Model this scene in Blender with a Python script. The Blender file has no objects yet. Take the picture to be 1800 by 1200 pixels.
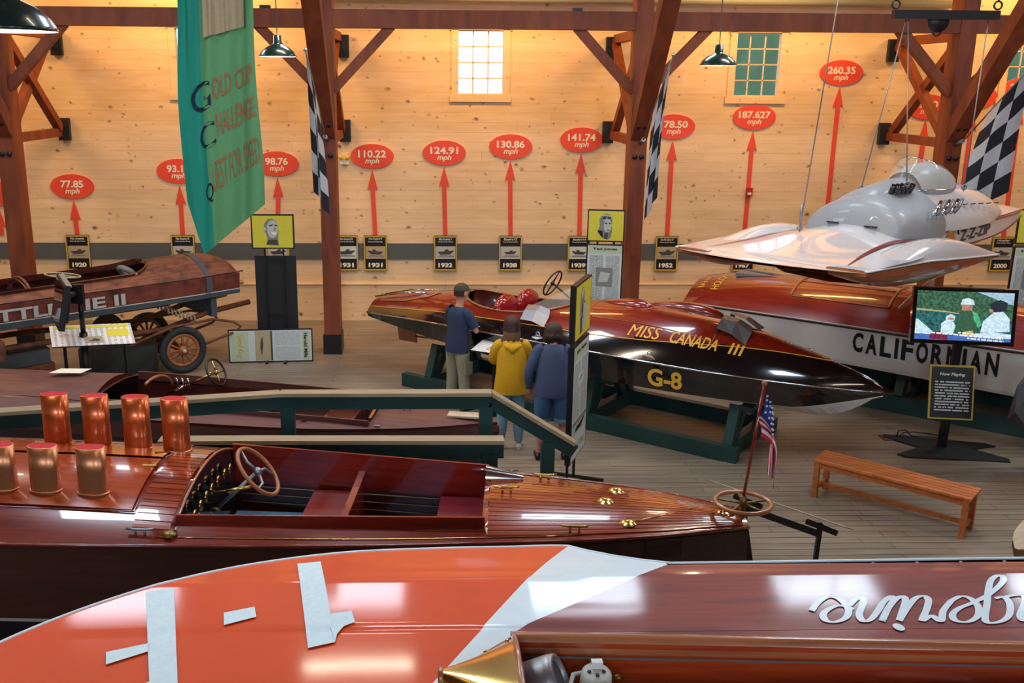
import bpy, bmesh, math, random
from mathutils import Vector, Matrix
random.seed(7)
SC = bpy.context.scene
COL = SC.collection
V = Vector
R = math.radians
PI = math.pi

# ------------------------------------------------------------------ camera
cam = bpy.data.cameras.new('camera'); co = bpy.data.objects.new('camera', cam); COL.objects.link(co)
yaw, pit, rol = .032234, .258443, -.0070809
right = V((math.cos(yaw), -math.sin(yaw), 0))
fwd = V((math.sin(yaw)*math.cos(pit), math.cos(yaw)*math.cos(pit), -math.sin(pit)))
down = fwd.cross(right)
rr = right*math.cos(rol) + down*math.sin(rol)
dd = -right*math.sin(rol) + down*math.cos(rol)
m = Matrix((rr, -dd, -fwd)).transposed().to_4x4(); m.translation = V((0, 0, 4.5))
co.matrix_world = m
cam.sensor_width = 36; cam.lens = 1721.8*36/1800
cam.shift_x = (900-813.8)/1800
cam.clip_start = .05; cam.clip_end = 400
SC.camera = co
# ------------------------------------------------------------------ world, lights, exposure
SC.view_settings.view_transform = 'Standard'; SC.view_settings.look = 'None'
SC.view_settings.exposure = .08; SC.view_settings.gamma = 1; SC.view_settings.use_curve_mapping = False
w = bpy.data.worlds.new('sky'); SC.world = w; w.use_nodes = True
bg = w.node_tree.nodes['Background']; bg.inputs[0].default_value = (.80, .90, 1, 1); bg.inputs[1].default_value = 1.35

def area(name, loc, size, energy, color, rot=(0, 0, 0), sy=None):
    l = bpy.data.lights.new(name, 'AREA'); l.energy = energy; l.color = color; l.size = size
    if sy: l.shape = 'RECTANGLE'; l.size_y = sy
    o = bpy.data.objects.new(name, l); COL.objects.link(o); o.location = loc; o.rotation_euler = rot
    return o
WARM = (1, .54, .16); NEUT = (1, .84, .66); COOL = (.72, .86, 1)
for X in (-9.4, -4.2, .9, 6.0, 11.2):                      # warm lamps over the aisle along the display wall
    area('aisle_lamp', (X, 16.7, 6.9), 1.8, 138, WARM, (R(40), 0, 0), .5)
for X in (-6.5, -1, 4.5, 10):                              # unseen area lights added under the roof, standing in for lamp banks
    area('hall_lamp', (X, 11.0, 7.0), 1.5, 84, NEUT, (R(10), 0, 0), .10)
for X in (-5, 0, 5):  # second row of added, unseen lights, over the nearer boats
    area('hall_lamp', (X, 5.0, 7.0), 1.3, 20, NEUT, (0, 0, 0), .10)
for X in (-8.4, -4.8, -1.2, 2.4, 6.0, 9.6):                # roof skylights
    area('skylight', (X, 13.4, 7.12), 1.5, 100, COOL, (R(-14), 0, 0), 1.0)
for X in (-4, 0, 4):
    area('skylight', (X, 7.4, 7.12), 1.4, 120, COOL, (R(-14), 0, 0), .9)
for X in (-7, -1, 5, 11):                                  # unseen cool area lights added behind the viewer, in place of unbuilt windows
    area('window_daylight', (X, -5.7, 5.2), 1.8, 170, COOL, (R(80), 0, 0), 1.6)

# ------------------------------------------------------------------ materials
MATS = {}
def nt(name):
    mt = bpy.data.materials.new(name); mt.use_nodes = True
    return mt, mt.node_tree, mt.node_tree.nodes['Principled BSDF']
def mat(name, c, rough=.5, metal=0, coat=0, emit=0, trans=0, bump=0, bscale=40, alpha=1, ior=1.5):
    if name in MATS: return MATS[name]
    mt, t, b = nt(name)
    b.inputs['Base Color'].default_value = (*c, 1); b.inputs['Roughness'].default_value = rough
    b.inputs['Metallic'].default_value = metal; b.inputs['Coat Weight'].default_value = coat
    b.inputs['Coat Roughness'].default_value = .04; b.inputs['IOR'].default_value = ior
    if emit: b.inputs['Emission Color'].default_value = (*c, 1); b.inputs['Emission Strength'].default_value = emit
    if trans: b.inputs['Transmission Weight'].default_value = trans
    n = t.nodes.new('ShaderNodeTexNoise'); n.inputs['Scale'].default_value = bscale; n.inputs['Detail'].default_value = 3
    tc = t.nodes.new('ShaderNodeTexCoord'); t.links.new(tc.outputs['Object'], n.inputs['Vector'])
    if bump:
        bp = t.nodes.new('ShaderNodeBump'); bp.inputs['Strength'].default_value = bump; bp.inputs['Distance'].default_value = .01
        t.links.new(n.outputs['Fac'], bp.inputs['Height']); t.links.new(bp.outputs['Normal'], b.inputs['Normal'])
    if not emit and not trans:
        mr = t.nodes.new('ShaderNodeMapRange'); mr.inputs['To Min'].default_value = .88; mr.inputs['To Max'].default_value = 1.1
        t.links.new(n.outputs['Fac'], mr.inputs['Value'])
        mx = t.nodes.new('ShaderNodeVectorMath'); mx.operation = 'SCALE'; mx.inputs[0].default_value = c
        t.links.new(mr.outputs['Result'], mx.inputs['Scale']); t.links.new(mx.outputs['Vector'], b.inputs['Base Color'])
    if name in ('orange', 'deck_white'): b.inputs['Coat Roughness'].default_value = .09
    MATS[name] = mt; return mt
def wood(name, c1, c2, rough=.35, coat=0, scale=(.8, 14, 14), coord='Object', rnd=0, wear=0, bump=0):
    mt, t, b = nt(name); N = t.nodes.new; L = t.links.new
    tc = N('ShaderNodeTexCoord'); mp = N('ShaderNodeMapping'); mp.inputs['Scale'].default_value = scale
    src = tc.outputs['Object']
    if coord == 'World':
        g = N('ShaderNodeNewGeometry'); src = g.outputs['Position']
    L(src, mp.inputs['Vector'])
    no = N('ShaderNodeTexNoise'); no.inputs['Scale'].default_value = 2.2; no.inputs['Detail'].default_value = 5; no.inputs['Distortion'].default_value = .6
    L(mp.outputs['Vector'], no.inputs['Vector'])
    cr = N('ShaderNodeValToRGB'); cr.color_ramp.elements[0].position = .32; cr.color_ramp.elements[1].position = .7
    cr.color_ramp.elements[0].color = (*c1, 1); cr.color_ramp.elements[1].color = (*c2, 1)
    L(no.outputs['Fac'], cr.inputs['Fac']); col = cr.outputs['Color']
    if rnd:
        oi = N('ShaderNodeObjectInfo'); mr = N('ShaderNodeMapRange'); mr.inputs['To Min'].default_value = 1-rnd; mr.inputs['To Max'].default_value = 1+rnd
        L(oi.outputs['Random'], mr.inputs['Value']); vm = N('ShaderNodeVectorMath'); vm.operation = 'SCALE'
        L(col, vm.inputs[0]); L(mr.outputs['Result'], vm.inputs['Scale']); col = vm.outputs['Vector']
    if wear:
        n2 = N('ShaderNodeTexNoise'); n2.inputs['Scale'].default_value = 5; n2.inputs['Detail'].default_value = 4; L(src, n2.inputs['Vector'])
        r2 = N('ShaderNodeValToRGB'); r2.color_ramp.elements[0].position = .45; r2.color_ramp.elements[1].position = .75
        L(n2.outputs['Fac'], r2.inputs['Fac']); mx = N('ShaderNodeMix'); mx.data_type = 'RGBA'
        mx.inputs[7].default_value = (c1[0]*.35, c1[1]*.35, c1[2]*.35, 1); L(r2.outputs['Color'], mx.inputs[0]); L(col, mx.inputs[6]); col = mx.outputs[2]
    L(col, b.inputs['Base Color'])
    b.inputs['Roughness'].default_value = rough; b.inputs['Coat Weight'].default_value = coat; b.inputs['Coat Roughness'].default_value = .035
    if bump:
        bp = N('ShaderNodeBump'); bp.inputs['Strength'].default_value = bump; bp.inputs['Distance'].default_value = .004
        L(no.outputs['Fac'], bp.inputs['Height']); L(bp.outputs['Normal'], b.inputs['Normal'])
    MATS[name] = mt; return mt
def pine(name, base, rnd=.07):
    mt, t, b = nt(name); N = t.nodes.new; L = t.links.new
    g = N('ShaderNodeNewGeometry'); oi = N('ShaderNodeObjectInfo')
    mp = N('ShaderNodeMapping'); mp.inputs['Scale'].default_value = (1.0, 1, 9); L(g.outputs['Position'], mp.inputs['Vector'])
    no = N('ShaderNodeTexNoise'); no.inputs['Scale'].default_value = 1.6; no.inputs['Detail'].default_value = 6; L(mp.outputs['Vector'], no.inputs['Vector'])
    cr = N('ShaderNodeValToRGB'); e = cr.color_ramp.elements
    e[0].position = .3; e[0].color = (base[0]*.90, base[1]*.86, base[2]*.78, 1); e[1].position = .66; e[1].color = (*base, 1)
    L(no.outputs['Fac'], cr.inputs['Fac'])
    mr = N('ShaderNodeMapRange'); mr.inputs['To Min'].default_value = 1-rnd; mr.inputs['To Max'].default_value = 1+rnd; L(oi.outputs['Random'], mr.inputs['Value'])
    vm = N('ShaderNodeVectorMath'); vm.operation = 'SCALE'; L(cr.outputs['Color'], vm.inputs[0]); L(mr.outputs['Result'], vm.inputs['Scale'])
    last = vm.outputs['Vector']
    for sc, sx, th, kc in ((2.6, .9, .20, (.12, .07, .035)), (3.9, .8, .21, (.20, .12, .055)), (1.5, 1.0, .085, (.13, .08, .04)), (5.2, .9, .24, (.24, .15, .08))):
        m2 = N('ShaderNodeMapping'); m2.inputs['Scale'].default_value = (sx, .0, 1.35*sx); m2.inputs['Location'].default_value = (sc, 0, sc*2.3)
        L(g.outputs['Position'], m2.inputs['Vector'])
        nd = N('ShaderNodeTexNoise'); nd.inputs['Scale'].default_value = 9; L(g.outputs['Position'], nd.inputs['Vector'])
        ad = N('ShaderNodeVectorMath'); ad.operation = 'MULTIPLY_ADD'; ad.inputs[1].default_value = (.09, .0, .09)
        L(nd.outputs['Color'], ad.inputs[0]); L(m2.outputs['Vector'], ad.inputs[2])
        vo = N('ShaderNodeTexVoronoi'); vo.inputs['Scale'].default_value = sc; vo.inputs['Randomness'].default_value = 1; L(ad.outputs['Vector'], vo.inputs['Vector'])
        sp = N('ShaderNodeSeparateColor'); L(vo.outputs['Color'], sp.inputs['Color'])
        ms = N('ShaderNodeMath'); ms.operation = 'POWER'; ms.inputs[1].default_value = .8; L(sp.outputs[0], ms.inputs[0]); mm = N('ShaderNodeMath'); mm.operation = 'MULTIPLY'; mm.inputs[1].default_value = th; L(ms.outputs[0], mm.inputs[0])
        sm = N('ShaderNodeMapRange'); sm.interpolation_type = 'SMOOTHSTEP'; L(vo.outputs['Distance'], sm.inputs['Value'])
        L(mm.outputs[0], sm.inputs['From Max']); sm.inputs['From Min'].default_value = 0; sm.inputs['To Min'].default_value = 1.0; sm.inputs['To Max'].default_value = 0
        mx = N('ShaderNodeMix'); mx.data_type = 'RGBA'; mx.inputs[7].default_value = (*kc, 1)
        L(sm.outputs['Result'], mx.inputs[0]); L(last, mx.inputs[6]); last = mx.outputs[2]
    L(last, b.inputs['Base Color']); b.inputs['Roughness'].default_value = .5
    MATS[name] = mt; return mt
def floor_mat():
    mt, t, b = nt('floor_boards'); N = t.nodes.new; L = t.links.new
    g = N('ShaderNodeNewGeometry'); mp = N('ShaderNodeMapping'); mp.inputs['Scale'].default_value = (.7, 12, 1); L(g.outputs['Position'], mp.inputs['Vector'])
    no = N('ShaderNodeTexNoise'); no.inputs['Scale'].default_value = 1.7; no.inputs['Detail'].default_value = 6; L(mp.outputs['Vector'], no.inputs['Vector'])
    n2 = N('ShaderNodeTexNoise'); n2.inputs['Scale'].default_value = .5; n2.inputs['Detail'].default_value = 3; L(g.outputs['Position'], n2.inputs['Vector'])
    ad = N('ShaderNodeMath'); ad.operation = 'ADD'; L(no.outputs['Fac'], ad.inputs[0]); L(n2.outputs['Fac'], ad.inputs[1])
    cr = N('ShaderNodeValToRGB'); e = cr.color_ramp.elements; e[0].position = .72; e[0].color = (.18, .14, .10, 1); e[1].position = 1.2; e[1].color = (.33, .275, .21, 1)
    e[1].position = 1.0
    mrr = N('ShaderNodeMapRange'); mrr.inputs['From Max'].default_value = 1.5; L(ad.outputs[0], mrr.inputs['Value'])
    e[0].position = .5; e[1].position = .85; L(mrr.outputs['Result'], cr.inputs['Fac'])
    br = N('ShaderNodeTexBrick'); br.inputs['Scale'].default_value = 1; br.inputs['Brick Width'].default_value = 3.1; br.inputs['Row Height'].default_value = .13
    br.inputs['Mortar Size'].default_value = .005; br.inputs['Color1'].default_value = (1.05, 1.05, 1.05, 1); br.inputs['Color2'].default_value = (.88, .88, .88, 1); br.inputs['Mortar'].default_value = (.4, .35, .3, 1)
    L(g.outputs['Position'], br.inputs['Vector'])
    mu = N('ShaderNodeMix'); mu.data_type = 'RGBA'; mu.blend_type = 'MULTIPLY'; mu.inputs[0].default_value = 1
    L(cr.outputs['Color'], mu.inputs[6]); L(br.outputs['Color'], mu.inputs[7]); L(mu.outputs[2], b.inputs['Base Color'])
    b.inputs['Roughness'].default_value = .42
    MATS['floor'] = mt; return mt
def printed(name, ink, paper, n=22):
    """paper with ruled rows of small illegible print (flat print)"""
    mt, t, b = nt(name); N = t.nodes.new; L = t.links.new
    tc = N('ShaderNodeTexCoord'); sx = N('ShaderNodeSeparateXYZ'); L(tc.outputs['UV'], sx.inputs[0])
    m1 = N('ShaderNodeMath'); m1.operation = 'MULTIPLY'; m1.inputs[1].default_value = n; L(sx.outputs['Y'], m1.inputs[0])
    m2 = N('ShaderNodeMath'); m2.operation = 'FRACT'; L(m1.outputs[0], m2.inputs[0])
    m3 = N('ShaderNodeMath'); m3.operation = 'GREATER_THAN'; m3.inputs[1].default_value = .52; L(m2.outputs[0], m3.inputs[0])
    fl = N('ShaderNodeMath'); fl.operation = 'FLOOR'; L(m1.outputs[0], fl.inputs[0])
    cb = N('ShaderNodeCombineXYZ'); mx = N('ShaderNodeMath'); mx.operation = 'MULTIPLY'; mx.inputs[1].default_value = 9; L(sx.outputs['X'], mx.inputs[0])
    L(mx.outputs[0], cb.inputs[0]); L(fl.outputs[0], cb.inputs[1]); no = N('ShaderNodeTexNoise'); no.inputs['Scale'].default_value = 1.4; L(cb.outputs[0], no.inputs['Vector'])
    m4 = N('ShaderNodeMath'); m4.operation = 'GREATER_THAN'; m4.inputs[1].default_value = .42; L(no.outputs['Fac'], m4.inputs[0])
    m5 = N('ShaderNodeMath'); m5.operation = 'MULTIPLY'; L(m3.outputs[0], m5.inputs[0]); L(m4.outputs[0], m5.inputs[1])
    mi = N('ShaderNodeMix'); mi.data_type = 'RGBA'; mi.inputs[6].default_value = (*paper, 1); mi.inputs[7].default_value = (*ink, 1)
    L(m5.outputs[0], mi.inputs[0]); L(mi.outputs[2], b.inputs['Base Color']); b.inputs['Roughness'].default_value = .5
    MATS[name] = mt; return mt

M = MATS
floor_mat()
pine('pine', (.84, .62, .39), .05); pine('pine_plain', (.84, .62, .39), .02)
wood('timber', (.15, .028, .010), (.26, .060, .018), .6, 0, (2, 2, .5), 'World', .06)
wood('mahogany', (.13, .010, .005), (.24, .028, .009), .25, 1, (.7, 12, 12))
wood('mahogany_red', (.16, .008, .004), (.25, .018, .006), .25, 1, (.7, 12, 12))
wood('mahogany_orange', (.30, .035, .008), (.42, .075, .018), .22, 1, (.7, 14, 14))
wood('mahogany_dark', (.045, .006, .005), (.075, .012, .008), .3, .8, (.7, 12, 12))
wood('mahogany_worn', (.15, .007, .004), (.28, .026, .009), .6, .5, (.7, 9, 9), bump=.15); M['mahogany_worn'].node_tree.nodes['Principled BSDF'].inputs['Coat Roughness'].default_value = .09
wood('mahogany_dull', (.095, .030, .024), (.14, .050, .038), .55, .15, (.7, 10, 10))
wood('deck_strip', (.19, .026, .009), (.33, .060, .017), .2, 1, (.7, 12, 12), 'Object', .15)
wood('old_wood', (.16, .052, .024), (.27, .10, .050), .75, 0, (1, 9, 9), 'Object', 0, .6, .4)
wood('old_side', (.15, .030, .018), (.23, .055, .030), .7, 0, (1, 7, 7), 'Object', 0, .5, .3)
wood('teak', (.42, .11, .025), (.62, .20, .05), .45, .2, (.8, 12, 12), 'Object', .12)
wood('ply', (.36, .10, .03), (.47, .16, .055), .35, .5, (1, 5, 5))
wood('rail_top', (.27, .20, .12), (.38, .29, .18), .5, 0, (1, 9, 9))
wood('bleached', (.4, .3, .2), (.6, .48, .34), .7, 0, (1, 7, 7))
wood('coaming_wood', (.28, .085, .03), (.42, .15, .055), .3, .6, (.6, 14, 14))
wood('wheel_wood', (.30, .09, .03), (.42, .15, .05), .5, .1)
mat('green', (.012, .052, .047), .45, bump=.1); mat('black', (.008, .008, .010), .4); mat('black_gloss', (.004, .004, .005), .12, 0, 1)
mat('band', (.085, .100, .100), .7); mat('steel', (.02, .022, .024), .5, .3); mat('chrome', (.75, .76, .78), .12, 1)
mat('chrome_dull', (.30, .31, .33), .42, .8); mat('brass', (.62, .40, .13), .2, 1); mat('brass_dark', (.22, .15, .05), .4, .9); mat('gold', (.83, .44, .05), .4)
mat('red_sign', (.80, .078, .035), .45); mat('cream', (.88, .84, .70), .6); mat('white', (.80, .80, .78), .35); mat('hull_white', (.66, .66, .65), .35, 0, .4)
mat('zip_white', (.60, .60, .63), .12, 0, 1); mat('flat_grey', (.27, .30, .34), .45, 0, .15)
mat('deck_white', (.68, .84, .92), .42, 0, .35, bump=.10, bscale=9); mat('tape_white', (.66, .85, .93), .7)
mat('orange', (.72, .070, .001), .6, 0, .45, bump=.22, bscale=5, ior=1.35); mat('navy', (.008, .012, .03), .4)
mat('boot_white', (.70, .72, .68), .4); mat('maroon', (.16, .008, .018), .3, 0, .5); mat('red_seat', (.30, .008, .012), .2, 0, .8); mat('red', (.55, .01, .015), .4)
mat('yellow_board', (.68, .62, .05), .5); mat('panel', (.60, .68, .68), .45); mat('panel_green', (.50, .60, .42), .45); mat('gold_edge', (.60, .42, .06), .4)
mat('grey_dk', (.05, .055, .055), .6); mat('grey_md', (.22, .23, .22), .6); mat('grey_lt', (.50, .52, .49), .6); mat('sepia', (.45, .38, .24), .6)
mat('flag_black', (.010, .013, .024), .8); mat('flag_white', (.48, .53, .60), .8); mat('cable', (.30, .29, .28), .4, .6); mat('copper', (.62, .14, .04), .30, .8, .5)
mat('copper_light', (.62, .27, .13), .32, .85); mat('stack_red', (.55, .0, .008), .75); mat('blue_mat', (.06, .19, .30), .6); mat('purple', (.045, .028, .045), .5)
mat('skin', (.62, .31, .22), .5); mat('skin2', (.60, .30, .23), .5); mat('tee', (.022, .040, .10), .85, bump=.3); mat('khaki', (.34, .33, .25), .85, bump=.3)
mat('cap', (.055, .055, .035), .85); mat('hoodie', (.68, .36, .008), .85, bump=.3); mat('jeans_lt', (.17, .33, .47), .85, bump=.3); mat('jeans', (.045, .13, .27), .85, bump=.3)
mat('sweater', (.065, .095, .19), .9, bump=.6, bscale=90); mat('hair_brown', (.045, .018, .012), .6); mat('hair_blond', (.20, .10, .045), .6); mat('shoe_white', (.55, .52, .47), .7)
mat('rubber', (.020, .027, .032), .75, bump=.3); mat('old_blue', (.065, .085, .10), .7, bump=.4, bscale=8); mat('rust', (.10, .045, .02), .85); mat('lamp_green', (.010, .035, .030), .25, .2, .4)
mat('bulb', (1, .84, .6), .4, emit=14); mat('shade_in', (.85, .82, .76), .5); mat('glass', (.9, .97, .98), .02, trans=1, ior=1.1)
mat('plexi', (.80, .78, .66), .05); M['plexi'].node_tree.nodes['Principled BSDF'].inputs['Alpha'].default_value = .22; mat('flag_red', (.60, .01, .04), .8); mat('flag_blue', (.02, .04, .25), .8); mat('flag_cream', (.75, .74, .72), .8)
mat('banner_teal', (.010, .30, .21), .8); mat('banner_green', (.13, .36, .15), .8, bump=.2); mat('banner_navy', (.010, .018, .045), .8); mat('banner_rust', (.36, .17, .07), .8); mat('fabric_tan', (.46, .36, .21), .85)
mat('yellow', (.75, .50, .05), .5); mat('alarm_red', (.45, .02, .02), .4); mat('leaf', (.10, .17, .09), .9, bump=.4, bscale=2); mat('roof_metal', (.20, .23, .25), .4, .2)
mat('plank_pale', (.45, .36, .27), .6); mat('grey_cover', (.055, .06, .065), .8, bump=.4, bscale=6)
printed('print_body', (.33, .38, .40), (.60, .68, .68)); printed('print_white', (.50, .52, .55), (.78, .80, .82), 14); printed('print_now', (.7, .7, .66), (.01, .01, .012), 11)
printed('print_dense', (.14, .16, .17), (.60, .68, .68), 60)

# ------------------------------------------------------------------ object helpers
WM = {}
def put(o, parent=None, Wm=None):
    COL.objects.link(o)
    if parent is not None: o.parent = parent
    return o
def thing(name, label, cat, loc=(0, 0, 0), rz=0, group=None, mx=None):
    o = bpy.data.objects.new(name, None); COL.objects.link(o); o.empty_display_size = .1
    Wm = mx if mx is not None else Matrix.Translation(V(loc)) @ Matrix.Rotation(rz, 4, 'Z')
    o.matrix_world = Wm; WM[o.name] = Wm.copy()
    o['label'] = label; o['category'] = cat
    if group: o['group'] = group
    return o
def tag(o, label, cat, group=None, kind=None):
    o['label'] = label; o['category'] = cat
    if group: o['group'] = group
    if kind: o['kind'] = kind
    return o
class G:
    """collects geometry; build() makes one mesh object. world=True: the points are in world space"""
    def __init__(s): s.v = []; s.f = []; s.m = []; s.sm = []; s.uv = None
    def add(s, vs, fs, mi=0, smooth=False):
        b = len(s.v); s.v += [V(x) for x in vs]; s.f += [[b+i for i in f] for f in fs]; s.m += [mi]*len(fs); s.sm += [smooth]*len(fs); return s
    def box(s, c, d, mi=0, rot=None, taper=1):
        x, y, z = [q/2 for q in d]; pts = [V((i*x*(taper if k > 0 else 1), j*y*(taper if k > 0 else 1), k*z)) for k in (-1, 1) for j in (-1, 1) for i in (-1, 1)]
        if rot is not None: pts = [rot @ p for p in pts]
        c = V(c); return s.add([c+p for p in pts], [(0, 2, 3, 1), (4, 5, 7, 6), (0, 1, 5, 4), (2, 6, 7, 3), (0, 4, 6, 2), (1, 3, 7, 5)], mi)
    def bar(s, a, b, w, h, mi=0, up=(0, 0, 1)):
        a = V(a); b = V(b); d = (b-a); L = d.length; d.normalize(); up = V(up)
        if abs(d.dot(up)) > .98: up = V((0, 1, 0))
        x = d.cross(up).normalized(); u = x.cross(d)
        rot = Matrix((d, -x, u)).transposed()
        return s.box((a+b)/2, (L, w, h), mi, rot)
    def tube(s, pts, r, mi=0, n=10, cap=True, closed=False):
        pts = [V(p) for p in pts]; k = len(pts); rs = r if isinstance(r, (list, tuple)) else [r]*k; vs = []; up = None
        for i, p in enumerate(pts):
            if closed: t = pts[(i+1) % k]-pts[i-1]
            else: t = pts[min(i+1, k-1)]-pts[max(i-1, 0)]
            t.normalize()
            if up is None: up = V((0, 0, 1)) if abs(t.z) < .9 else V((1, 0, 0))
            x = t.cross(up).normalized(); y = x.cross(t).normalized(); up = y
            for j in range(n): a = 2*PI*j/n; vs.append(p + (x*math.cos(a)+y*math.sin(a))*rs[i])
        fs = []
        for i in range(k if closed else k-1):
            for j in range(n): i2 = (i+1) % k; fs.append((i*n+j, i*n+(j+1) % n, i2*n+(j+1) % n, i2*n+j))
        s.add(vs, fs, mi, True)
        if cap and not closed:
            b = len(s.v)-len(vs); s.f += [[b+j for j in range(n)][::-1], [b+(k-1)*n+j for j in range(n)]]; s.m += [mi]*2; s.sm += [False]*2
        return s
    def lathe(s, prof, c=(0, 0, 0), axis=(0, 0, 1), n=24, mi=0, smooth=True):
        c = V(c); a = V(axis).normalized(); x = a.orthogonal().normalized(); y = a.cross(x); vs = []
        for r, z in prof:
            for j in range(n): t = 2*PI*j/n; vs.append(c + a*z + (x*math.cos(t)+y*math.sin(t))*r)
        fs = [(i*n+j, i*n+(j+1) % n, (i+1)*n+(j+1) % n, (i+1)*n+j) for i in range(len(prof)-1) for j in range(n)]
        return s.add(vs, fs, mi, smooth)
    def prism(s, poly, off, mi=0):
        """polygon (3D points) extruded by vector off"""
        off = V(off); a = [V(p) for p in poly]; n = len(a); b = [p+off for p in a]
        return s.add(a+b, [list(range(n))[::-1], [n+i for i in range(n)]] + [(i, (i+1) % n, n+(i+1) % n, n+i) for i in range(n)], mi)
    def grid(s, rows, mi=0, smooth=True, skip=None, mf=None, closed=False):
        n = len(rows[0]); b = len(s.v); s.v += [V(p) for r in rows for p in r]
        for i in range(len(rows)-1):
            for j in range(n if closed else n-1):
                if skip and skip(i, j): continue
                j2 = (j+1) % n
                s.f.append([b+i*n+j, b+i*n+j2, b+(i+1)*n+j2, b+(i+1)*n+j]); s.m.append(mf(i, j) if mf else mi); s.sm.append(smooth)
        return s
    def ico(s, c, r, mi=0, n=10, sc=(1, 1, 1)):
        prof = [(max(.001, math.sin(PI*i/8)), -math.cos(PI*i/8)) for i in range(9)]; b = len(s.v)
        s.lathe(prof, n=n, mi=mi)
        for i in range(b, len(s.v)): p = s.v[i]; s.v[i] = V(c) + V((p.x*r*sc[0], p.y*r*sc[1], p.z*r*sc[2]))
        return s
    def build(s, name, ms, parent=None, world=False, root=None, kind=None, uv=False, origin=None, recalc=False):
        me = bpy.data.meshes.new(name); ms = ms if isinstance(ms, (list, tuple)) else [ms]
        vs = s.v
        if world and root is not None: inv = WM[root.name].inverted(); vs = [inv @ p for p in vs]
        o = bpy.data.objects.new(name, me)
        if parent is None:
            if origin is None:
                origin = V((sum(p.x for p in vs)/len(vs), sum(p.y for p in vs)/len(vs), min(p.z for p in vs)))
            vs = [p-V(origin) for p in vs]; o.location = origin
        me.from_pydata([tuple(p) for p in vs], [], s.f)
        for k in ms: me.materials.append(M[k] if isinstance(k, str) else k)
        me.polygons.foreach_set('material_index', s.m); me.polygons.foreach_set('use_smooth', s.sm)
        if recalc or True:
            bm = bmesh.new(); bm.from_mesh(me); bmesh.ops.recalc_face_normals(bm, faces=bm.faces); bm.to_mesh(me); bm.free()
        if uv:
            ul = me.uv_layers.new(name='uv')
            for p in me.polygons:
                for q, li in enumerate(p.loop_indices): ul.data[li].uv = ((0, 0), (1, 0), (1, 1), (0, 1))[q % 4]
        COL.objects.link(o)
        if parent is not None: o.parent = parent
        if kind: o['kind'] = kind
        return o
def struct(o): o['kind'] = 'structure'; return o
def itp(tab, x):
    """smooth interpolation of a table of tuples (x, a, b, ...)"""
    if x <= tab[0][0]: return tab[0][1:] if len(tab[0]) > 2 else tab[0][1]
    if x >= tab[-1][0]: return tab[-1][1:] if len(tab[0]) > 2 else tab[-1][1]
    i = max(k for k in range(len(tab)-1) if tab[k][0] <= x); a = tab[i]; b = tab[i+1]; t = (x-a[0])/(b[0]-a[0]); out = []
    pa = tab[i-1] if i > 0 else a; pb = tab[i+2] if i+2 < len(tab) else b
    for c in range(1, len(a)):
        h = b[0]-a[0]
        ma = (b[c]-pa[c])/(b[0]-pa[0])*h; mb = (pb[c]-a[c])/(pb[0]-a[0])*h
        t2 = t*t; t3 = t2*t; out.append((2*t3-3*t2+1)*a[c]+(t3-2*t2+t)*ma+(-2*t3+3*t2)*b[c]+(t3-t2)*mb)
    return tuple(out) if len(out) > 1 else out[0]
def lin(a, b, n): return [a+(b-a)*i/(n-1) for i in range(n)]
_T = {}
def text2d(txt, bold=0, shear=0):
    """glyph outlines of the built in font, scaled so that the box is 0..1 by 0..1"""
    k = (txt, bold, shear)
    if k in _T: return _T[k]
    cu = bpy.data.curves.new('t', 'FONT'); cu.body = txt; cu.offset = bold; cu.shear = shear; cu.resolution_u = 3; cu.fill_mode = 'BOTH'
    o = bpy.data.objects.new('t', cu); COL.objects.link(o)
    me = bpy.data.meshes.new_from_object(o.evaluated_get(bpy.context.evaluated_depsgraph_get()))
    vs = [(v.co.x, v.co.y) for v in me.vertices]; fs = [list(p.vertices) for p in me.polygons]
    bpy.data.objects.remove(o); bpy.data.curves.remove(cu); bpy.data.meshes.remove(me)
    x0 = min(v[0] for v in vs); x1 = max(v[0] for v in vs); y0 = min(v[1] for v in vs); y1 = max(v[1] for v in vs)
    r = ([((x-x0)/(x1-x0), (y-y0)/(y1-y0)) for x, y in vs], fs, (x1-x0)/(y1-y0)); _T[k] = r; return r
def letter(g, txt, fn, mi=0, bold=.02, shear=0):
    vs, fs, asp = text2d(txt, bold, shear); return g.add([fn(x, y) for x, y in vs], fs, mi)
def plane_text(g, txt, c, ux, uy, wdt, hgt, off=0, mi=0, bold=.02, shear=0):
    c = V(c); ux = V(ux).normalized(); uy = V(uy).normalized(); n = ux.cross(uy)
    return letter(g, txt, lambda x, y: c + ux*(x-.5)*wdt + uy*(y-.5)*hgt + n*off, mi, bold, shear)
def prop(axis, n=24): return [2*PI*i/n for i in range(n)]
def ring(c, r, axis, n=28):
    a = V(axis).normalized(); x = a.orthogonal().normalized(); y = a.cross(x)
    return [V(c)+(x*math.cos(2*PI*i/n)+y*math.sin(2*PI*i/n))*r for i in range(n)]
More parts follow.
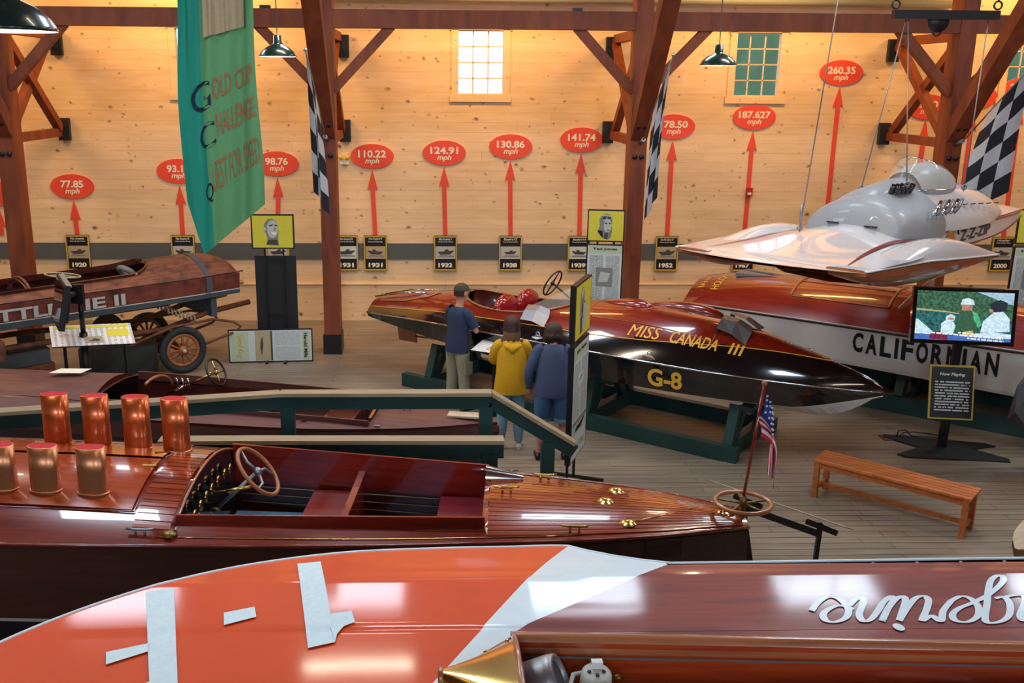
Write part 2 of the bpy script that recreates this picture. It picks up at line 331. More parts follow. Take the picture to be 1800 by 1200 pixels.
# ================================================================== SETTING
YW = 18.676
WX = [-4.23, .8915, 6.02, 11.15]
g = G(); g.box((1.5, 6.3, -.1), (31, 25.2, .2)); struct(g.build('floor', 'floor'))
fl = bpy.data.objects['floor']
cube = G().box((0, 0, 0), (1, 1, 1))
def shared(name, mk):
    me = bpy.data.meshes.new(name); me.from_pydata([tuple(p) for p in cube.v], [], cube.f); me.materials.append(M[mk]); return me
def piece(name, me, c, d, parent, off=(0, 0, 0)):
    o = bpy.data.objects.new(name, me); o.location = V(c)-V(off); o.scale = d; COL.objects.link(o); o.parent = parent; return o
fm = shared('floor_plank', 'floor'); n = 0
for r in range(26):                                        # boards near the bench, one by one
    y0 = 7.8 + r*.13; x = 2.2 - (r*1.37) % 1.9
    while x < 9.6:
        L_ = 3.1; piece('floor_plank', fm, (x+L_/2, y0+.065, .003), (L_-.006, .125, .008), fl, fl.location); x += L_
# walls
g = G()
g.box((1.5, YW+.11, 2.12), (31, .16, 4.24)); g.box((1.5, YW+.11, 6.34), (31, .16, 1.74))
ed = [-14] + [q for X in WX for q in (X-.47, X+.47)] + [17]
for a, b in zip(ed[::2], ed[1::2]): g.box(((a+b)/2, YW+.11, 4.855), (b-a, .16, 1.23))
wb = struct(g.build('wall_back', 'pine_plain'))
pm = shared('wall_plank', 'pine'); rng = random.Random(3)
for r in range(34):
    z0 = r*.18; z1 = z0+.18; x = -11.5 - rng.random()*3; low = z1 < .73
    while x < 14.5:
        L_ = rng.choice((4.2, 4.9, 5.5, 3.7)); segs = [(max(x, -12.3), min(x+L_, 15))]
        if z1 > 4.25 and z0 < 5.46:
            for X in WX:
                ns = []
                for a, b in segs:
                    lo, hi = X-.50, X+.50
                    if b <= lo or a >= hi: ns.append((a, b)); continue
                    if a < lo: ns.append((a, lo))
                    if b > hi: ns.append((hi, b))
                segs = ns
        for a, b in segs:
            if b-a > .05: piece('wall_plank', pm, ((a+b)/2, YW+(.010 if not low else -.03), z0+.09), (b-a-.002, .030, .1785), wb, wb.location)
        x += L_
g = G(); g.box((-14.1, 6.3, 3.6), (.2, 25.2, 7.2)); struct(g.build('wall_left', 'pine_plain'))
g = G(); g.box((17.1, 6.3, 3.6), (.2, 25.2, 7.2)); struct(g.build('wall_right', 'pine_plain'))
g = G(); g.box((1.5, -6.2, 3.6), (31, .2, 7.2)); struct(g.build('wall_front', 'pine_plain'))
g = G(); g.box((1.5, 6.3, 7.3), (31.4, 25.4, .2)); struct(g.build('ceiling', 'timber'))
g = G(); g.box((1.5, -2.4, 2.75), (30.8, 6.2, .3)); struct(g.build('floor_mezzanine', 'floor'))
g = G(); g.box((1.5, YW-.03, 1.359), (27, .03, .305)); struct(g.build('trim_1', 'band'))
g = G(); g.box((1.5, YW-.035, .722), (27, .07, .022)); struct(g.build('trim_2', 'pine_plain'))
g = G(); g.tube([(-2.2, 18.45, 5.96), (9.6, 18.45, 5.93)], .07, n=12); struct(g.build('trim_3', 'grey_md'))
for i, X in enumerate(WX):
    zt, zb = 5.416, 4.294; h = .42
    g = G()
    for sx in (-1, 1): g.box((X+sx*(h+.055), YW-.015, 4.85), (.13, .05, 1.26))
    g.box((X, YW-.02, zb-.075), (1.14, .06, .13)); g.box((X, YW-.015, zt+.07), (1.14, .05, .13))
    wn = struct(g.build('window_%d' % (i+1), 'pine_plain')); off = wn.location
    def sub(gg, nm, mk):
        gg.v = [p-off for p in gg.v]; return gg.build(nm, mk, wn)
    f = G()
    for sx in (-1, 1): f.box((X+sx*(h+.01), YW+.06, 4.855), (.04, .10, 1.19))
    for z_ in (zb-.01, zt+.01): f.box((X, YW+.06, z_), (.88, .10, .04))
    sub(f, 'sash', 'pine_plain')
    b = G()
    for k in (1, 2): b.box((X-h+k*.28, YW+.07, 4.855), (.020, .03, 1.12))
    for k in (1, 2, 3): b.box((X, YW+.07, zb+k*.2805), (.84, .03, .020))
    sub(b, 'glazing_bars', 'pine_plain')
    for r in range(4):
        for c in range(3): sub(G().box((X-h+.14+c*.28, YW+.085, zb+.14+r*.2805), (.27, .004, .27)), 'pane', 'glass')
# outside: wooded hillside and a metal roofed shed, seen through the windows
g = G(); rows = []
for i in range(14):
    rows.append([(x, 48+i*3.0, -1 + i*1.35 + 1.2*math.sin(x*.9+i*2.1)+.8*math.sin(x*2.3+i)) for x in lin(5, 60, 40)])
g.grid(rows); tag(g.build('hillside', 'leaf'), 'green wooded hillside seen through the window right of centre', 'hillside')
t = thing('shed', 'low building with a pale metal roof outside the window right of centre', 'building', (10.5, 30, -.9))
G().box((0, 0, 1.6), (10, 5, 3.2)).build('wall', 'grey_md', t)
g = G(); g.add([(-5.4, -2.9, 3.1), (5.4, -2.9, 3.1), (5.4, 0, 4.9), (-5.4, 0, 4.9), (-5.4, 2.9, 3.1), (5.4, 2.9, 3.1)], [(0, 1, 2, 3), (3, 2, 5, 4)])
for k in range(19): g.bar((-5.3+k*.59, -2.9, 3.13), (-5.3+k*.59, 0, 4.93), .05, .05)
g.build('roof', 'roof_metal', t)

# ------------------------------------------------------------------ timber frames
PX = [-6.84, -1.70, 3.37, 8.60]
names = ['at the left edge of the hall', 'between the oval signs 98.76 and 110.22', 'rising behind the long red racing boat', 'behind the hanging white boat']
for X, nm in zip(PX, names):
    t = thing('timber_bent', 'timber post and braces '+nm, 'timber post', (X, 16.38, 0))
    def pt(gg, n_, mk, par=t): return gg.build(n_, mk, par, True, t)
    pt(G().box((X, 16.38, 3.45), (.27, .38, 6.9)), 'post', 'timber')
    pt(G().box((X, 16.38, .17), (.31, .42, .34)), 'base_shoe', 'black')
    pt(G().bar((X, 16.30, 3.66), (X, 13.3, 7.12), .26, .25), 'strut', 'timber')
    pt(G().bar((X, 16.55, 3.57), (X, 18.56, 3.57), .13, .15), 'brace', 'timber')
    pt(G().bar((X, 16.55, 5.28), (X, 18.56, 5.28), .13, .15), 'brace', 'timber')
    pt(G().bar((X-.03, 16.56, 3.72), (X-.03, 18.52, 5.22), .13, .15), 'brace', 'timber')
    pt(G().bar((X+.03, 18.52, 3.64), (X+.03, 16.56, 5.15), .13, .15), 'brace', 'timber')
    for z_ in (3.62, 5.12): pt(G().box((X+(-.09 if X > 0 else .09), 18.60, z_), (.20, .10, .40)), 'wall_plate', 'steel')
    for dx in (-.055, .055):
        pt(G().lathe([(.001, 0), (.04, 0), (.04, .03), (.001, .03)], (X+dx, 16.19, 3.34), (0, -1, 0), 14), 'bolt', 'black')
        q = V((X+dx, 16.02, 3.83)); pt(G().lathe([(.001, 0), (.035, 0), (.035, .03), (.001, .03)], q, (0, -.76, -.65), 14), 'bolt', 'black')
for k, (a, b) in enumerate([(-12.2, PX[0]), (PX[0], PX[1]), (PX[1], PX[2]), (PX[2], PX[3]), (PX[3], 14.5)]):
    a2 = a+.135 if k else a; b2 = b-.135 if k < 4 else b
    t = thing('tie_beam', ['horizontal timber beam running off past the left edge of the hall', 'horizontal timber beam behind the green banner', 'horizontal timber beam in front of the middle window', 'horizontal timber beam in front of the window with a view of trees', 'horizontal timber beam over the white boat running off to the right'][k], 'beam', ((a+b)/2, 16.33, 5.32))
    G().box(((a2+b2)/2, 16.33, 5.46), (b2-a2, .25, .28)).build('beam', 'timber', t, True, t)
    if k: G().bar((a2-.02, 16.33, 4.38), (a2+.92, 16.33, 5.36), .16, .15).build('knee_brace', 'timber', t, True, t)
    if k < 4: G().bar((b2+.02, 16.33, 4.38), (b2-.92, 16.33, 5.36), .16, .15).build('knee_brace', 'timber', t, True, t)
for x, nm in ((-2.62, 'black junction box on the beam behind the green banner'), (2.3, 'black junction box on the beam right of the middle window')):
    tag(G().box((x, 16.3, 5.625), (.16, .12, .05)).build('junction_box', 'black'), nm, 'junction box')

# ------------------------------------------------------------------ speed signs and framed pictures on the wall
S = [('77.85', -6.724, 2.57, -6.716), ('93.12', -4.737, 2.862, -4.738), ('98.76', -2.906, 3.006, -2.95), ('110.22', -1.124, 3.151, -1.088), ('124.91', .226, 3.22, .252), ('130.86', 1.472, 3.341, 1.499),
     ('141.74', 2.803, 3.473, 2.828), ('178.50', 4.526, 3.722, 4.527), ('187.627', 6.037, 3.908, 6.03), ('260.35', 7.6, 4.72, 7.6), ('192.01', 9.308, 4.114, 9.308), ('198.9', 10.20, 4.307, 10.2), ('205.49', 11.085, 4.436, 11.13), ('', -8.13, 2.428, -8.13)]
SL = {'77.85': 'lowest full oval sign, 77.85 mph, right of the leftmost post', '93.12': 'oval 93 mph sign half covered by the green banner', '98.76': 'oval 98.76 mph sign between the banner and the chequered flag', '110.22': 'oval 110.22 mph sign first to the right of the second timber post',
      '124.91': 'oval 124.91 mph sign below and left of the middle window', '130.86': 'oval 130.86 mph sign below the right side of the middle window', '141.74': 'oval 141.74 mph sign just left of the third timber post', '178.50': 'oval sign ending 8.50 mph half behind the middle chequered flag', '187.627': 'oval 187.627 mph sign under the window with trees',
      '260.35': 'highest and tallest red sign, 260.35 mph, right of the window with trees', '192.01': 'oval sign behind the crossed timber braces on the right', '198.9': 'oval sign half hidden by the slanting strut on the right', '205.49': 'oval sign cut off by the right edge of the photo'}
for txt, X, Z, XF in S:
    t = thing('speed_sign', SL[txt] if txt else 'red oval wall sign mostly hidden behind the leftmost timber post', 'sign', (X, YW-.03, Z), group='speed signs on the pine wall')
    el = [(X+.405*math.cos(a), YW-.035, Z+.228*math.sin(a)) for a in prop(0, 40)]
    d = G().prism(el, (0, .03, 0)).build('disc', 'red_sign', t, True, t)
    if txt:
        g = G(); wd = {4: .40, 5: .42, 6: .52, 7: .60}[len(txt)]
        plane_text(g, txt, (X, YW-.038, Z+.045), (1, 0, 0), (0, 0, 1), wd, .135, .001, bold=.03)
        plane_text(g, 'mph', (X, YW-.038, Z-.095), (1, 0, 0), (0, 0, 1), .27, .13, .001, bold=.02, shear=.25)
        g.build('lettering', 'cream', d, True, t)
    zt = Z-.255; sh = .04
    ar = [(X, zt), (X+.098, zt-.37), (X+sh, zt-.325), (XF+sh, 1.66), (XF-sh, 1.66), (X-sh, zt-.325), (X-.098, zt-.37)]
    G().prism([(a, YW-.03, b) for a, b in ar], (0, .02, 0)).build('arrow', 'red_sign', t, True, t)
F = [('1920', -6.716, 'Miss America', 'Driven by Gar Wood'), ('1929', -4.738, 'Miss America VII', 'Driven by Gar Wood'), ('1930', -2.95, 'Miss England II', 'Driven by Kaye Don'), ('1931', -1.642, 'Miss America IX', 'Driven by Gar Wood'), ('1931', -1.088, 'Miss England II', 'Driven by Kaye Don'),
     ('1932', .252, 'Miss America X', 'Driven by Gar Wood'), ('1938', 1.499, 'Bluebird K3', 'Driven by Malcolm Campbell'), ('1939', 2.828, 'Bluebird K4', 'Driven by Malcolm Campbell'), ('1952', 4.527, 'Slo-Mo-Shun IV', 'Driven by Stan Sayres'),
     ('1967', 6.03, 'Hustler', 'Driven by Lee Taylor'), ('2000', 11.13, 'Hustler', 'Driven by Russ Wicks')]
rng = random.Random(5)
for k, (yr, X, ti, dr) in enumerate(F):
    lab = 'black and gold framed boat picture with the year %s on the pine wall' % yr
    lab = {'1920': 'framed boat picture dated 1920 above the weathered boat', '1929': 'framed boat picture dated 1929 beside the banner tip', '1932': 'framed boat picture dated 1932 under the oval 124.91', '1938': 'framed boat picture dated 1938 above the long red boat cockpit', '1939': 'framed boat picture dated 1939 beside the sign with the goggled man', '1952': 'framed boat picture dated 1952 right of the third post', '2000': 'framed boat picture dated 2000 at the right behind the white boat'}.get(yr, lab)
    if k == 3: lab = 'black and gold framed boat picture dated 1931 half behind a timber post'
    if k == 4: lab = 'black and gold framed boat picture dated 1931 under the oval 110.22'
    if yr == '1930': lab = 'framed boat picture almost hidden behind the smiling portrait sign'
    if yr == '1967': lab = 'framed picture whose lower edge shows under the hanging white boat'
    t = thing('framed_picture', lab, 'picture', (X, YW-.05, 1.0), group='framed boat pictures under the speed signs')
    def pt(gg, n_, mk, par=t): return gg.build(n_, mk, par, True, t)
    y_ = YW-.055
    g = G(); cz = 1.325
    for sx in (-1, 1): g.box((X+sx*.208, y_, cz), (.022, .04, .66))
    for sz in (-1, 1): g.box((X, y_, cz+sz*.32), (.40, .04, .022))
    pt(g, 'frame', 'gold_edge')
    pt(G().box((X, y_+.012, cz), (.44, .022, .68)), 'board', 'black')
    g = G(); y2 = y_-.001
    plane_text(g, ti, (X, y2, 1.60), (1, 0, 0), (0, 0, 1), .26, .045, bold=.03, shear=.2); plane_text(g, dr, (X, y2, 1.545), (1, 0, 0), (0, 0, 1), .28, .028, bold=.02, shear=.2); pt(g, 'title_lettering', 'cream'); g = G()
    plane_text(g, yr, (X, y2, 1.095), (1, 0, 0), (0, 0, 1), .27, .09, bold=.05); pt(g, 'year_lettering', 'cream')
    ph = pt(G().add([(X-.19, y2, 1.22), (X+.19, y2, 1.22), (X+.19, y2, 1.46), (X-.19, y2, 1.46)], [(0, 1, 2, 3)]), 'photo', ['sepia', 'grey_lt', 'grey_lt', 'panel'][k % 4])
    s_ = rng.uniform(.8, 1.1); q = [(-.15, .02), (-.02, .03), (.0, .06), (.05, .065), (.06, .03), (.13, .045), (.15, .03), (.08, -.03), (-.09, -.035)]
    if k % 3 == 1: q = [(-a, b) for a, b in q]
    pt(G().prism([(X+a*s_, y2-.002, 1.335+b*s_) for a, b in q], (0, .001, 0)), 'boat_print', 'grey_dk', ph)
    pt(G().prism([(X-.17, y2-.0015, 1.26), (X+.17, y2-.0015, 1.255), (X+.16, y2-.0015, 1.285), (X-.1, y2-.0015, 1.29)], (0, .001, 0)), 'wake_print', 'grey_md', ph)
t = thing('fire_alarm', 'small red fire alarm box on the wall below the oval 187.627', 'alarm', (6.04, YW-.065, 2.45))
G().box((0, 0, .065), (.12, .05, .16)).build('box', 'alarm_red', t); G().box((.0, -.03, .04), (.07, .012, .04)).build('label_plate', 'white', t)
t = thing('wall_light', 'small yellow two-headed emergency light on the wall beside the second timber post', 'light', (-1.70, YW-.06, 3.02))
G().box((.06, 0, .04), (.16, .10, .10)).build('body', 'cream', t)
for dx in (-.0, .12): G().lathe([(.001, .05), (.045, .05), (.05, 0), (.03, -.05)], (dx, -.06, .12), (0, -1, .2), 14).build('lamp_head', 'yellow', t)

# ------------------------------------------------------------------ pendant lamps
def pendant(X, Y_, Z, r, label, power, cord=7.2, rim=1):
    t = thing('pendant_lamp', label, 'lamp', (X, Y_, Z))
    k = r/.22
    G().lathe([(.03, .24), (.045, .235), (.05, .15), (.075, .13), (.13, .105), (.185, .06), (.21, .02), (.22, 0), (.215, 0), (.18, .055), (.12, .095), (.05, .125)], n=32).build('shade', 'lamp_green', t)
    s_ = bpy.data.objects[-1] if False else t.children[0]
    s_.scale = (k, k, k)
    o = G().lathe([(.214, .001), (.18, .052), (.12, .092), (.03, .12)], n=32).build('reflector', 'shade_in', t); o.scale = (k, k, k*.97)
    G().ico((0, 0, .06*k), .045*k).build('bulb', 'bulb', t)
    G().tube([(0, 0, .22*k), (0, 0, cord-Z)], .006).build('cord', 'cable', t)
    l = bpy.data.lights.new('lamp_light', 'POINT'); l.energy = power; l.color = (1, .78, .5); l.shadow_soft_size = .06
    o = bpy.data.objects.new('lamp_light', l); COL.objects.link(o); o.location = (X, Y_, Z+.0)
pendant(-1.70, 11.3, 4.76, .21, 'dark green pendant lamp hanging beside the banner', 14)
pendant(3.20, 11.3, 4.70, .21, 'dark pendant lamp with lit bulb in front of the right window', 16)
pendant(-1.84, 4.5, 4.70, .215, 'large dark green pendant lamp in the top left corner', 10)

# ------------------------------------------------------------------ banner
t = thing('banner', 'long green and teal banner with navy and rust lettering hanging on the left', 'banner', (-2.1, 10, 2.7))
def bl(u, v):
    """u across 0..1, v down 0..1"""
    top = 5.95; L0 = 2.62+.50*(1-abs(u-.14)/.86) if u > .14 else 2.62+.50*(u/.14)*1.0
    L0 = 5.95-2.76 if False else L0
    zb = 2.78 + max(0, (u-.14))/.86*.52 if u > .14 else 2.78+(.14-u)/.14*.55
    z_ = top + (zb-top)*v
    x = -2.46 + .02*v + u*(.72+.03*v) + .012*math.sin(v*9)
    fold = .05*math.sin(u*9+v*2)*(.4+v*.6) + .02*math.sin(u*23+v*5) - (.14*(1-u/.3)**2 if u < .3 else 0)
    return V((x + (.03 if u < .1 else 0)*math.sin(v*6), 10+fold, z_))
us = lin(0, 1, 45); vs_ = lin(0, 1, 60)
edge = lambda v: .40 - .05*v if v < .35 else .385-.12*(v-.35)
G().grid([[bl(u, v) for u in us] for v in vs_], mf=lambda i, j: 1 if us[j] < .30-.05*math.sin(vs_[i]*3) else 0).build('cloth', ['banner_green', 'banner_teal'], t, True, t)
def on(u, v): return bl(u, v)+V((0, -.006, 0))
def btxt(s_, u0, u1, v0, v1, mk, bold=.02, nm='lettering'):
    g = G(); letter(g, s_, lambda x, y: on(u0+(u1-u0)*x, v1+(v0-v1)*y), 0, bold); g.build(nm, mk, t, True, t)
btxt('G', .13, .40, .475, .565, 'banner_navy', 0); btxt('C', .20, .42, .605, .685, 'banner_navy', 0)
btxt('OLD CUP', .42, .95, .475, .545, 'banner_rust'); btxt('HALLENGE', .44, .95, .59, .665, 'banner_rust'); btxt('Q', .22, .33, .79, .855, 'banner_navy', 0); btxt('UEST FOR SPEED', .33, .96, .735, .83, 'banner_rust', 0)
g = G(); rows = [[bl(u, v)+V((0, -.03-.012*math.sin(u*60), 0)) for u in lin(.33, .87, 40)] for v in lin(0, .345, 8)]; g.grid(rows); o = g.build('cloth_panel', 'fabric_tan', t, True, t); o['label'] = 'tan pleated cloth sewn to the top of the banner'
G().tube([(-2.6, 10.02, 5.98), (-1.6, 10.02, 5.98)], .02).build('rod', 'black', t, True, t)
for x in (-2.5, -1.7): G().tube([(x, 10.02, 5.98), (x, 10.02, 7.2)], .004).build('cord', 'cable', t, True, t)

# ------------------------------------------------------------------ chequered flags
def cflag(X, base, tip, drop, spread, lab, sgn):
    t = thing('flag', lab, 'flag', base, group='chequered flags on the timber posts')
    b = V(base); tp = V(tip); d = tp-b
    G().tube([b, tp], .012).build('pole', 'cable', t, True, t); G().ico(tp+d.normalized()*.03, .03).build('finial', 'chrome', t, True, t)
    G().tube([b+V((0, .14, 0)), b+d.normalized()*.1], .035).build('socket', 'chrome_dull', t, True, t)
    n1, n2 = 30, 60; rows = []
    for i in range(n1+1):
        u = i/n1; top = b.lerp(tp, .38+.60*u); row = []
        for j in range(n2+1):
            v = j/n2
            L_ = drop*(1-.18*(1-u))
            p = top + V((0, 0, -L_*v)); c_ = tp + V((0, 0, -L_*v))
            ga = 1-math.exp(-v*1.6); q = p.lerp(V((b.x+spread[0]*(u-.4)+ (tp.x-b.x)*.55, b.y-.45+ (u-.5)*spread[1], p.z)), min(1, ga*.9))
            q += V((.035*math.sin(u*11+v*2)*ga, .05*math.cos(u*11)*ga, 0)); row.append(q)
        rows.append(row)
    G().grid(rows, mf=lambda i, j: (min(2, i*3//n1) + (j*6//n2)) % 2).build('cloth', ['flag_white', 'flag_black'], t, True, t)
cflag(-1.7, (-1.70, 16.05, 3.60), (-1.72, 13.95, 4.90), 1.95, (-.30, .6), 'chequered flag left of the second timber post', 1)
cflag(3.37, (3.40, 16.05, 3.57), (3.42, 14.4, 4.88), 2.1, (.34, .7), 'chequered flag on the timber post behind the long red boat', 1)
cflag(8.6, (8.62, 16.05, 3.57), (8.72, 14.4, 4.90), 2.0, (1.15, .5), 'chequered flag hanging open behind the white boat on the right', 1)
# ================================================================== BOATS
class Boat:
    """x runs forward along the keel from the given origin, y to port, z up; tab: s -> half breadth, sheer height, crown"""
    def __init__(s, root, tab, p=2.2): s.r = root; s.tab = tab; s.p = p
    def b(s, x): return max(.004, itp(s.tab, x)[0])
    def dk(s, x, y, off=0):
        b, z, c = itp(s.tab, x); b = max(.004, b); t = max(-1, min(1, y/b)); return V((x, y, z + c*(1-abs(t)**s.p) + off))
    def deck(s, xs, op, mats, mf=None, nt_=9, nm='deck', gap=None):
        """op(x) -> half width of the opening (0 = none)"""
        rows = []; ws = []
        for x in xs:
            b = s.b(x); w_ = op(x); ws.append(w_ > .001); w_ = max(w_, .02*b) if w_ > .001 else .25*b
            w_ = min(w_, b*.97); ys = lin(-b, -w_, nt_) + lin(-w_, w_, nt_)[1:-1] + lin(w_, b, nt_)
            rows.append([s.dk(x, y) for y in ys])
        g = G(); g.grid(rows, skip=lambda i, j: ws[i] and ws[i+1] and nt_-1 <= j < 2*nt_-2, mf=(lambda i, j: mf(xs[i], rows[i][j].y, rows[i])) if mf else None)
        return g.build(nm, mats, s.r)
    def coaming(s, xs, op, h, mk, nm='coaming', th=.02, flare=0):
        for sg in (-1, 1):
            g = G(); rows = []
            for x in xs:
                w_ = op(x); p = s.dk(x, sg*w_); rows.append([p + V((0, 0, -.05)), p + V((0, sg*flare, h)), p + V((0, sg*(th+flare), h)), p + V((0, sg*th, -.04))])
            g.grid(rows, closed=True, smooth=False); g.build(nm, mk, s.r)
    def hull(s, xs, sec, mats, bands, nm='hull'):
        """sec(x) -> [(y, z)] from sheer down to keel; bands: material of each strip"""
        g = G()
        for sg in (-1, 1):
            rows = [[V((x, sg*y, z)) for y, z in sec(x)] for x in xs]
            g.grid(rows, mf=lambda i, j: bands[j], smooth=False)
            for k in (0, len(rows)-1):
                if abs(rows[k][0].y) > .03: n = len(rows[k]); g.add(rows[k]+[V((rows[k][0].x, 0, q.z)) for q in rows[k]], [(q, q+1, n+q+1, n+q) for q in range(n-1)], bands[0])
        return g.build(nm, mats, s.r)
def frame(O, deg, z=0): return Matrix.Translation(V((O[0], O[1], z))) @ Matrix.Rotation(R(deg), 4, 'Z')
def cleat(par, p, yaw_=0, k=1, mk='chrome', nm='cleat'):
    g = G(); d = V((math.cos(yaw_), math.sin(yaw_), 0)); p = V(p)
    g.tube([p-d*.09*k+V((0, 0, .045*k)), p-d*.04*k+V((0, 0, .04*k)), p+d*.04*k+V((0, 0, .04*k)), p+d*.09*k+V((0, 0, .045*k))], .009*k, n=8)
    for q in (-.03, .03): g.tube([p+d*q*k, p+d*q*k+V((0, 0, .04*k))], .009*k, n=8)
    return g.build(nm, mk, par)
def swheel(par, c, ax, r, rim, spokes=4, tr=.013, hub='brass', mk='wheel_wood', col=None, curl=0, nm='steering_wheel'):
    c = V(c); a = V(ax).normalized()
    o = G().tube(ring(c, r, a, 36), tr, n=10, closed=True).build(nm, mk, par)
    x = a.orthogonal().normalized(); y = a.cross(x)
    for k in range(spokes):
        t = 2*PI*k/spokes+.5; d = x*math.cos(t)+y*math.sin(t); e = -x*math.sin(t)+y*math.cos(t)
        G().tube([c, c+d*r*.5+e*curl*r*.18, c+d*r*.98], [.012, .011, .008], n=8).build('spoke', hub, o)
    G().lathe([(.001, -.02), (.035, -.015), (.03, .015), (.001, .03)], c, a, 16).build('hub', hub, o)
    if col: G().tube([c, V(col)], .014, n=8).build('steering_column', hub, o)
    return o

# ---------------------------------------------------------------- the long red and black racing boat
t = thing('racing_boat', 'long varnished red and black racing boat with gold lettering, behind the three visitors', 'boat', mx=frame((5.26, 10.74), -38.1)); mc_root = t
MC = Boat(t, [(-7.75, .33, .96, .20), (-7.3, .45, 1.0, .26), (-6.2, .68, 1.09, .36), (-5.1, .80, 1.13, .42), (-3.8, .86, 1.15, .47), (-3.0, .85, 1.15, .50), (-2.2, .77, 1.13, .50), (-1.5, .62, 1.11, .42), (-.9, .42, 1.08, .31), (-.4, .22, 1.065, .19), (-.12, .09, 1.055, .10), (0, .012, 1.05, .02)], 2.0)
def mc_op(x): return .52*math.sqrt(max(0, 1-((x+4.95)/.98)**2))**.8 if -5.93 < x < -3.97 else 0
xs = sorted(set([round(q, 3) for q in lin(-7.75, 0, 110)] + [round(q, 3) for q in lin(-5.93, -3.97, 41)]))
def mc_red(x):      # paint line height ratio (share of the half breadth where the black side starts)
    if x > -.62: return 0
    k = 1-((x+.62+3.0)/3.0)**2 if x > -3.62 else 1
    return .80*max(0, k)**.5*(1 if x > -6.5 else 1-(-6.5-x)*.0)
mcd = MC.deck(xs, mc_op, ['mahogany_red', 'black_gloss'], lambda x, y, r: 0 if abs(y) < MC.b(x)*mc_red(x) else 1, 18)
def mc_sec(x):
    b, z, c = itp(MC.tab, x); k = max(0, min(1, -x/.9)); zk = .60+.45*(1-k)**2.2; zc = .78+.22*(1-k)**1.5; bc = b*(.84*k+.1)
    if x < -5: zk = .60+.05*(-5-x); zc = min(z-.06, .78+.04*(-5-x))
    return [(b, z), (b*.99, z-.03), ((b+bc)/2, (z+zc)/2), (bc, zc), (bc*.95, zc-.012), (0.0, zk)]
MC.hull(lin(-7.75, 0, 70), mc_sec, ['black_gloss', 'hull_white', 'boot_white'], [0, 0, 0, 2, 1])
for sg in (-1, 1):
    G().tube([MC.dk(x, sg*MC.b(x))+V((0, sg*.012, -.005)) for x in lin(-7.75, -.01, 60)], .011, n=6).build('rub_rail', 'chrome', t)
    G().tube([MC.dk(x, sg*MC.b(x)*mc_red(x), .003) for x in [-.621, -.63, -.66, -.7, -.8]+lin(-.9, -7.7, 60)], .006, n=5).build('paint_stripe', 'gold', t)
G().tube([MC.dk(x, 0, .004) for x in lin(-1.2, -.02, 14)], .008, n=6).build('centre_strip', 'chrome', t)
# cockpit
oxs = lin(-5.929, -3.971, 46)
for sg in (-1, 1): G().tube([MC.dk(x, sg*mc_op(x), .012) for x in oxs], .016, n=6).build('coaming', 'coaming_wood', t)
g = G(); g.grid([[V((x, sg*max(.001, mc_op(x))*q, MC.dk(x, mc_op(x)).z*(1-k)+.95*k)) for sg, q, k in [(-1, 1, 0), (-1, .98, 1), (1, .98, 1), (1, 1, 0)]] for x in oxs]); g.build('cockpit_lining', 'mahogany_dark', t)
for x, y in ((-5.05, -.25), (-5.0, .25)):
    g = G(); rows = []
    for i in range(9):
        a = PI*(.5+i/8); rows.append([V((x-.12*math.sin(PI*.5)+.10*math.cos(a)*k, y+.24*math.sin(a)*k*.95, z_)) for k, z_ in ((.8, 1.1), (1.0, 1.42), (1.0, 1.50), (.86, 1.52))])
    G().ico((x-.1, y, 1.36), .30, sc=(.38, .95, .72), n=20).build('seat_back', 'red_seat', t)
    G().box((x+.2, y, 1.16), (.42, .42, .14)).build('seat', 'red_seat', t)
swheel(t, (-4.66, .22, 1.72), (.88, 0, -.42), .20, 0, 2, .012, 'black', 'black', (-4.3, .22, 1.5))
for sg in (-1, 1): # low windscreen wings
    G().add([MC.dk(-3.98, sg*.02, .0), MC.dk(-4.15, sg*.30, .0), MC.dk(-4.5, sg*.47, .0), MC.dk(-4.62, sg*.46, .06), MC.dk(-4.3, sg*.28, .14), MC.dk(-4.15, sg*.02, .17)], [(0, 1, 4, 5), (1, 2, 3, 4)]).build('windscreen', 'plexi', t)
# hatch outlines, scoops and bulges
def hatch(x0, x1, y0, y1):
    g = G(); pts = [(x, y0) for x in lin(x0, x1, 12)]+[(x1, y) for y in lin(y0, y1, 8)]+[(x, y1) for x in lin(x1, x0, 12)]+[(x0, y) for y in lin(y1, y0, 8)]
    g.tube([MC.dk(x, y, .004) for x, y in pts], .007, n=5).build('hatch_trim', 'coaming_wood', t)
hatch(-3.75, -1.95, -.45, .45)
def bulge(x0, x1, y, w_, h, mk='mahogany_red', nm='cowl_bulge', n=16):
    rows = []
    for i in range(n+1):
        u = i/n; x = x0+(x1-x0)*u; k = math.sin(PI*min(1, u**.62))**.8 if u < .999 else 0; ww = w_*max(.02, k); rows.append([MC.dk(x, y+ww*math.cos(a), -.01+h*max(.02, k)*math.sin(a)) for a in lin(PI, 0, 11)])
    return G().grid(rows).build(nm, mk, t)
bulge(-2.02, -3.25, .22, .16, .13); bulge(-2.02, -3.25, -.10, .0+.12, .10) if False else None
bulge(-2.95, -3.75, -.02, .12, .09)
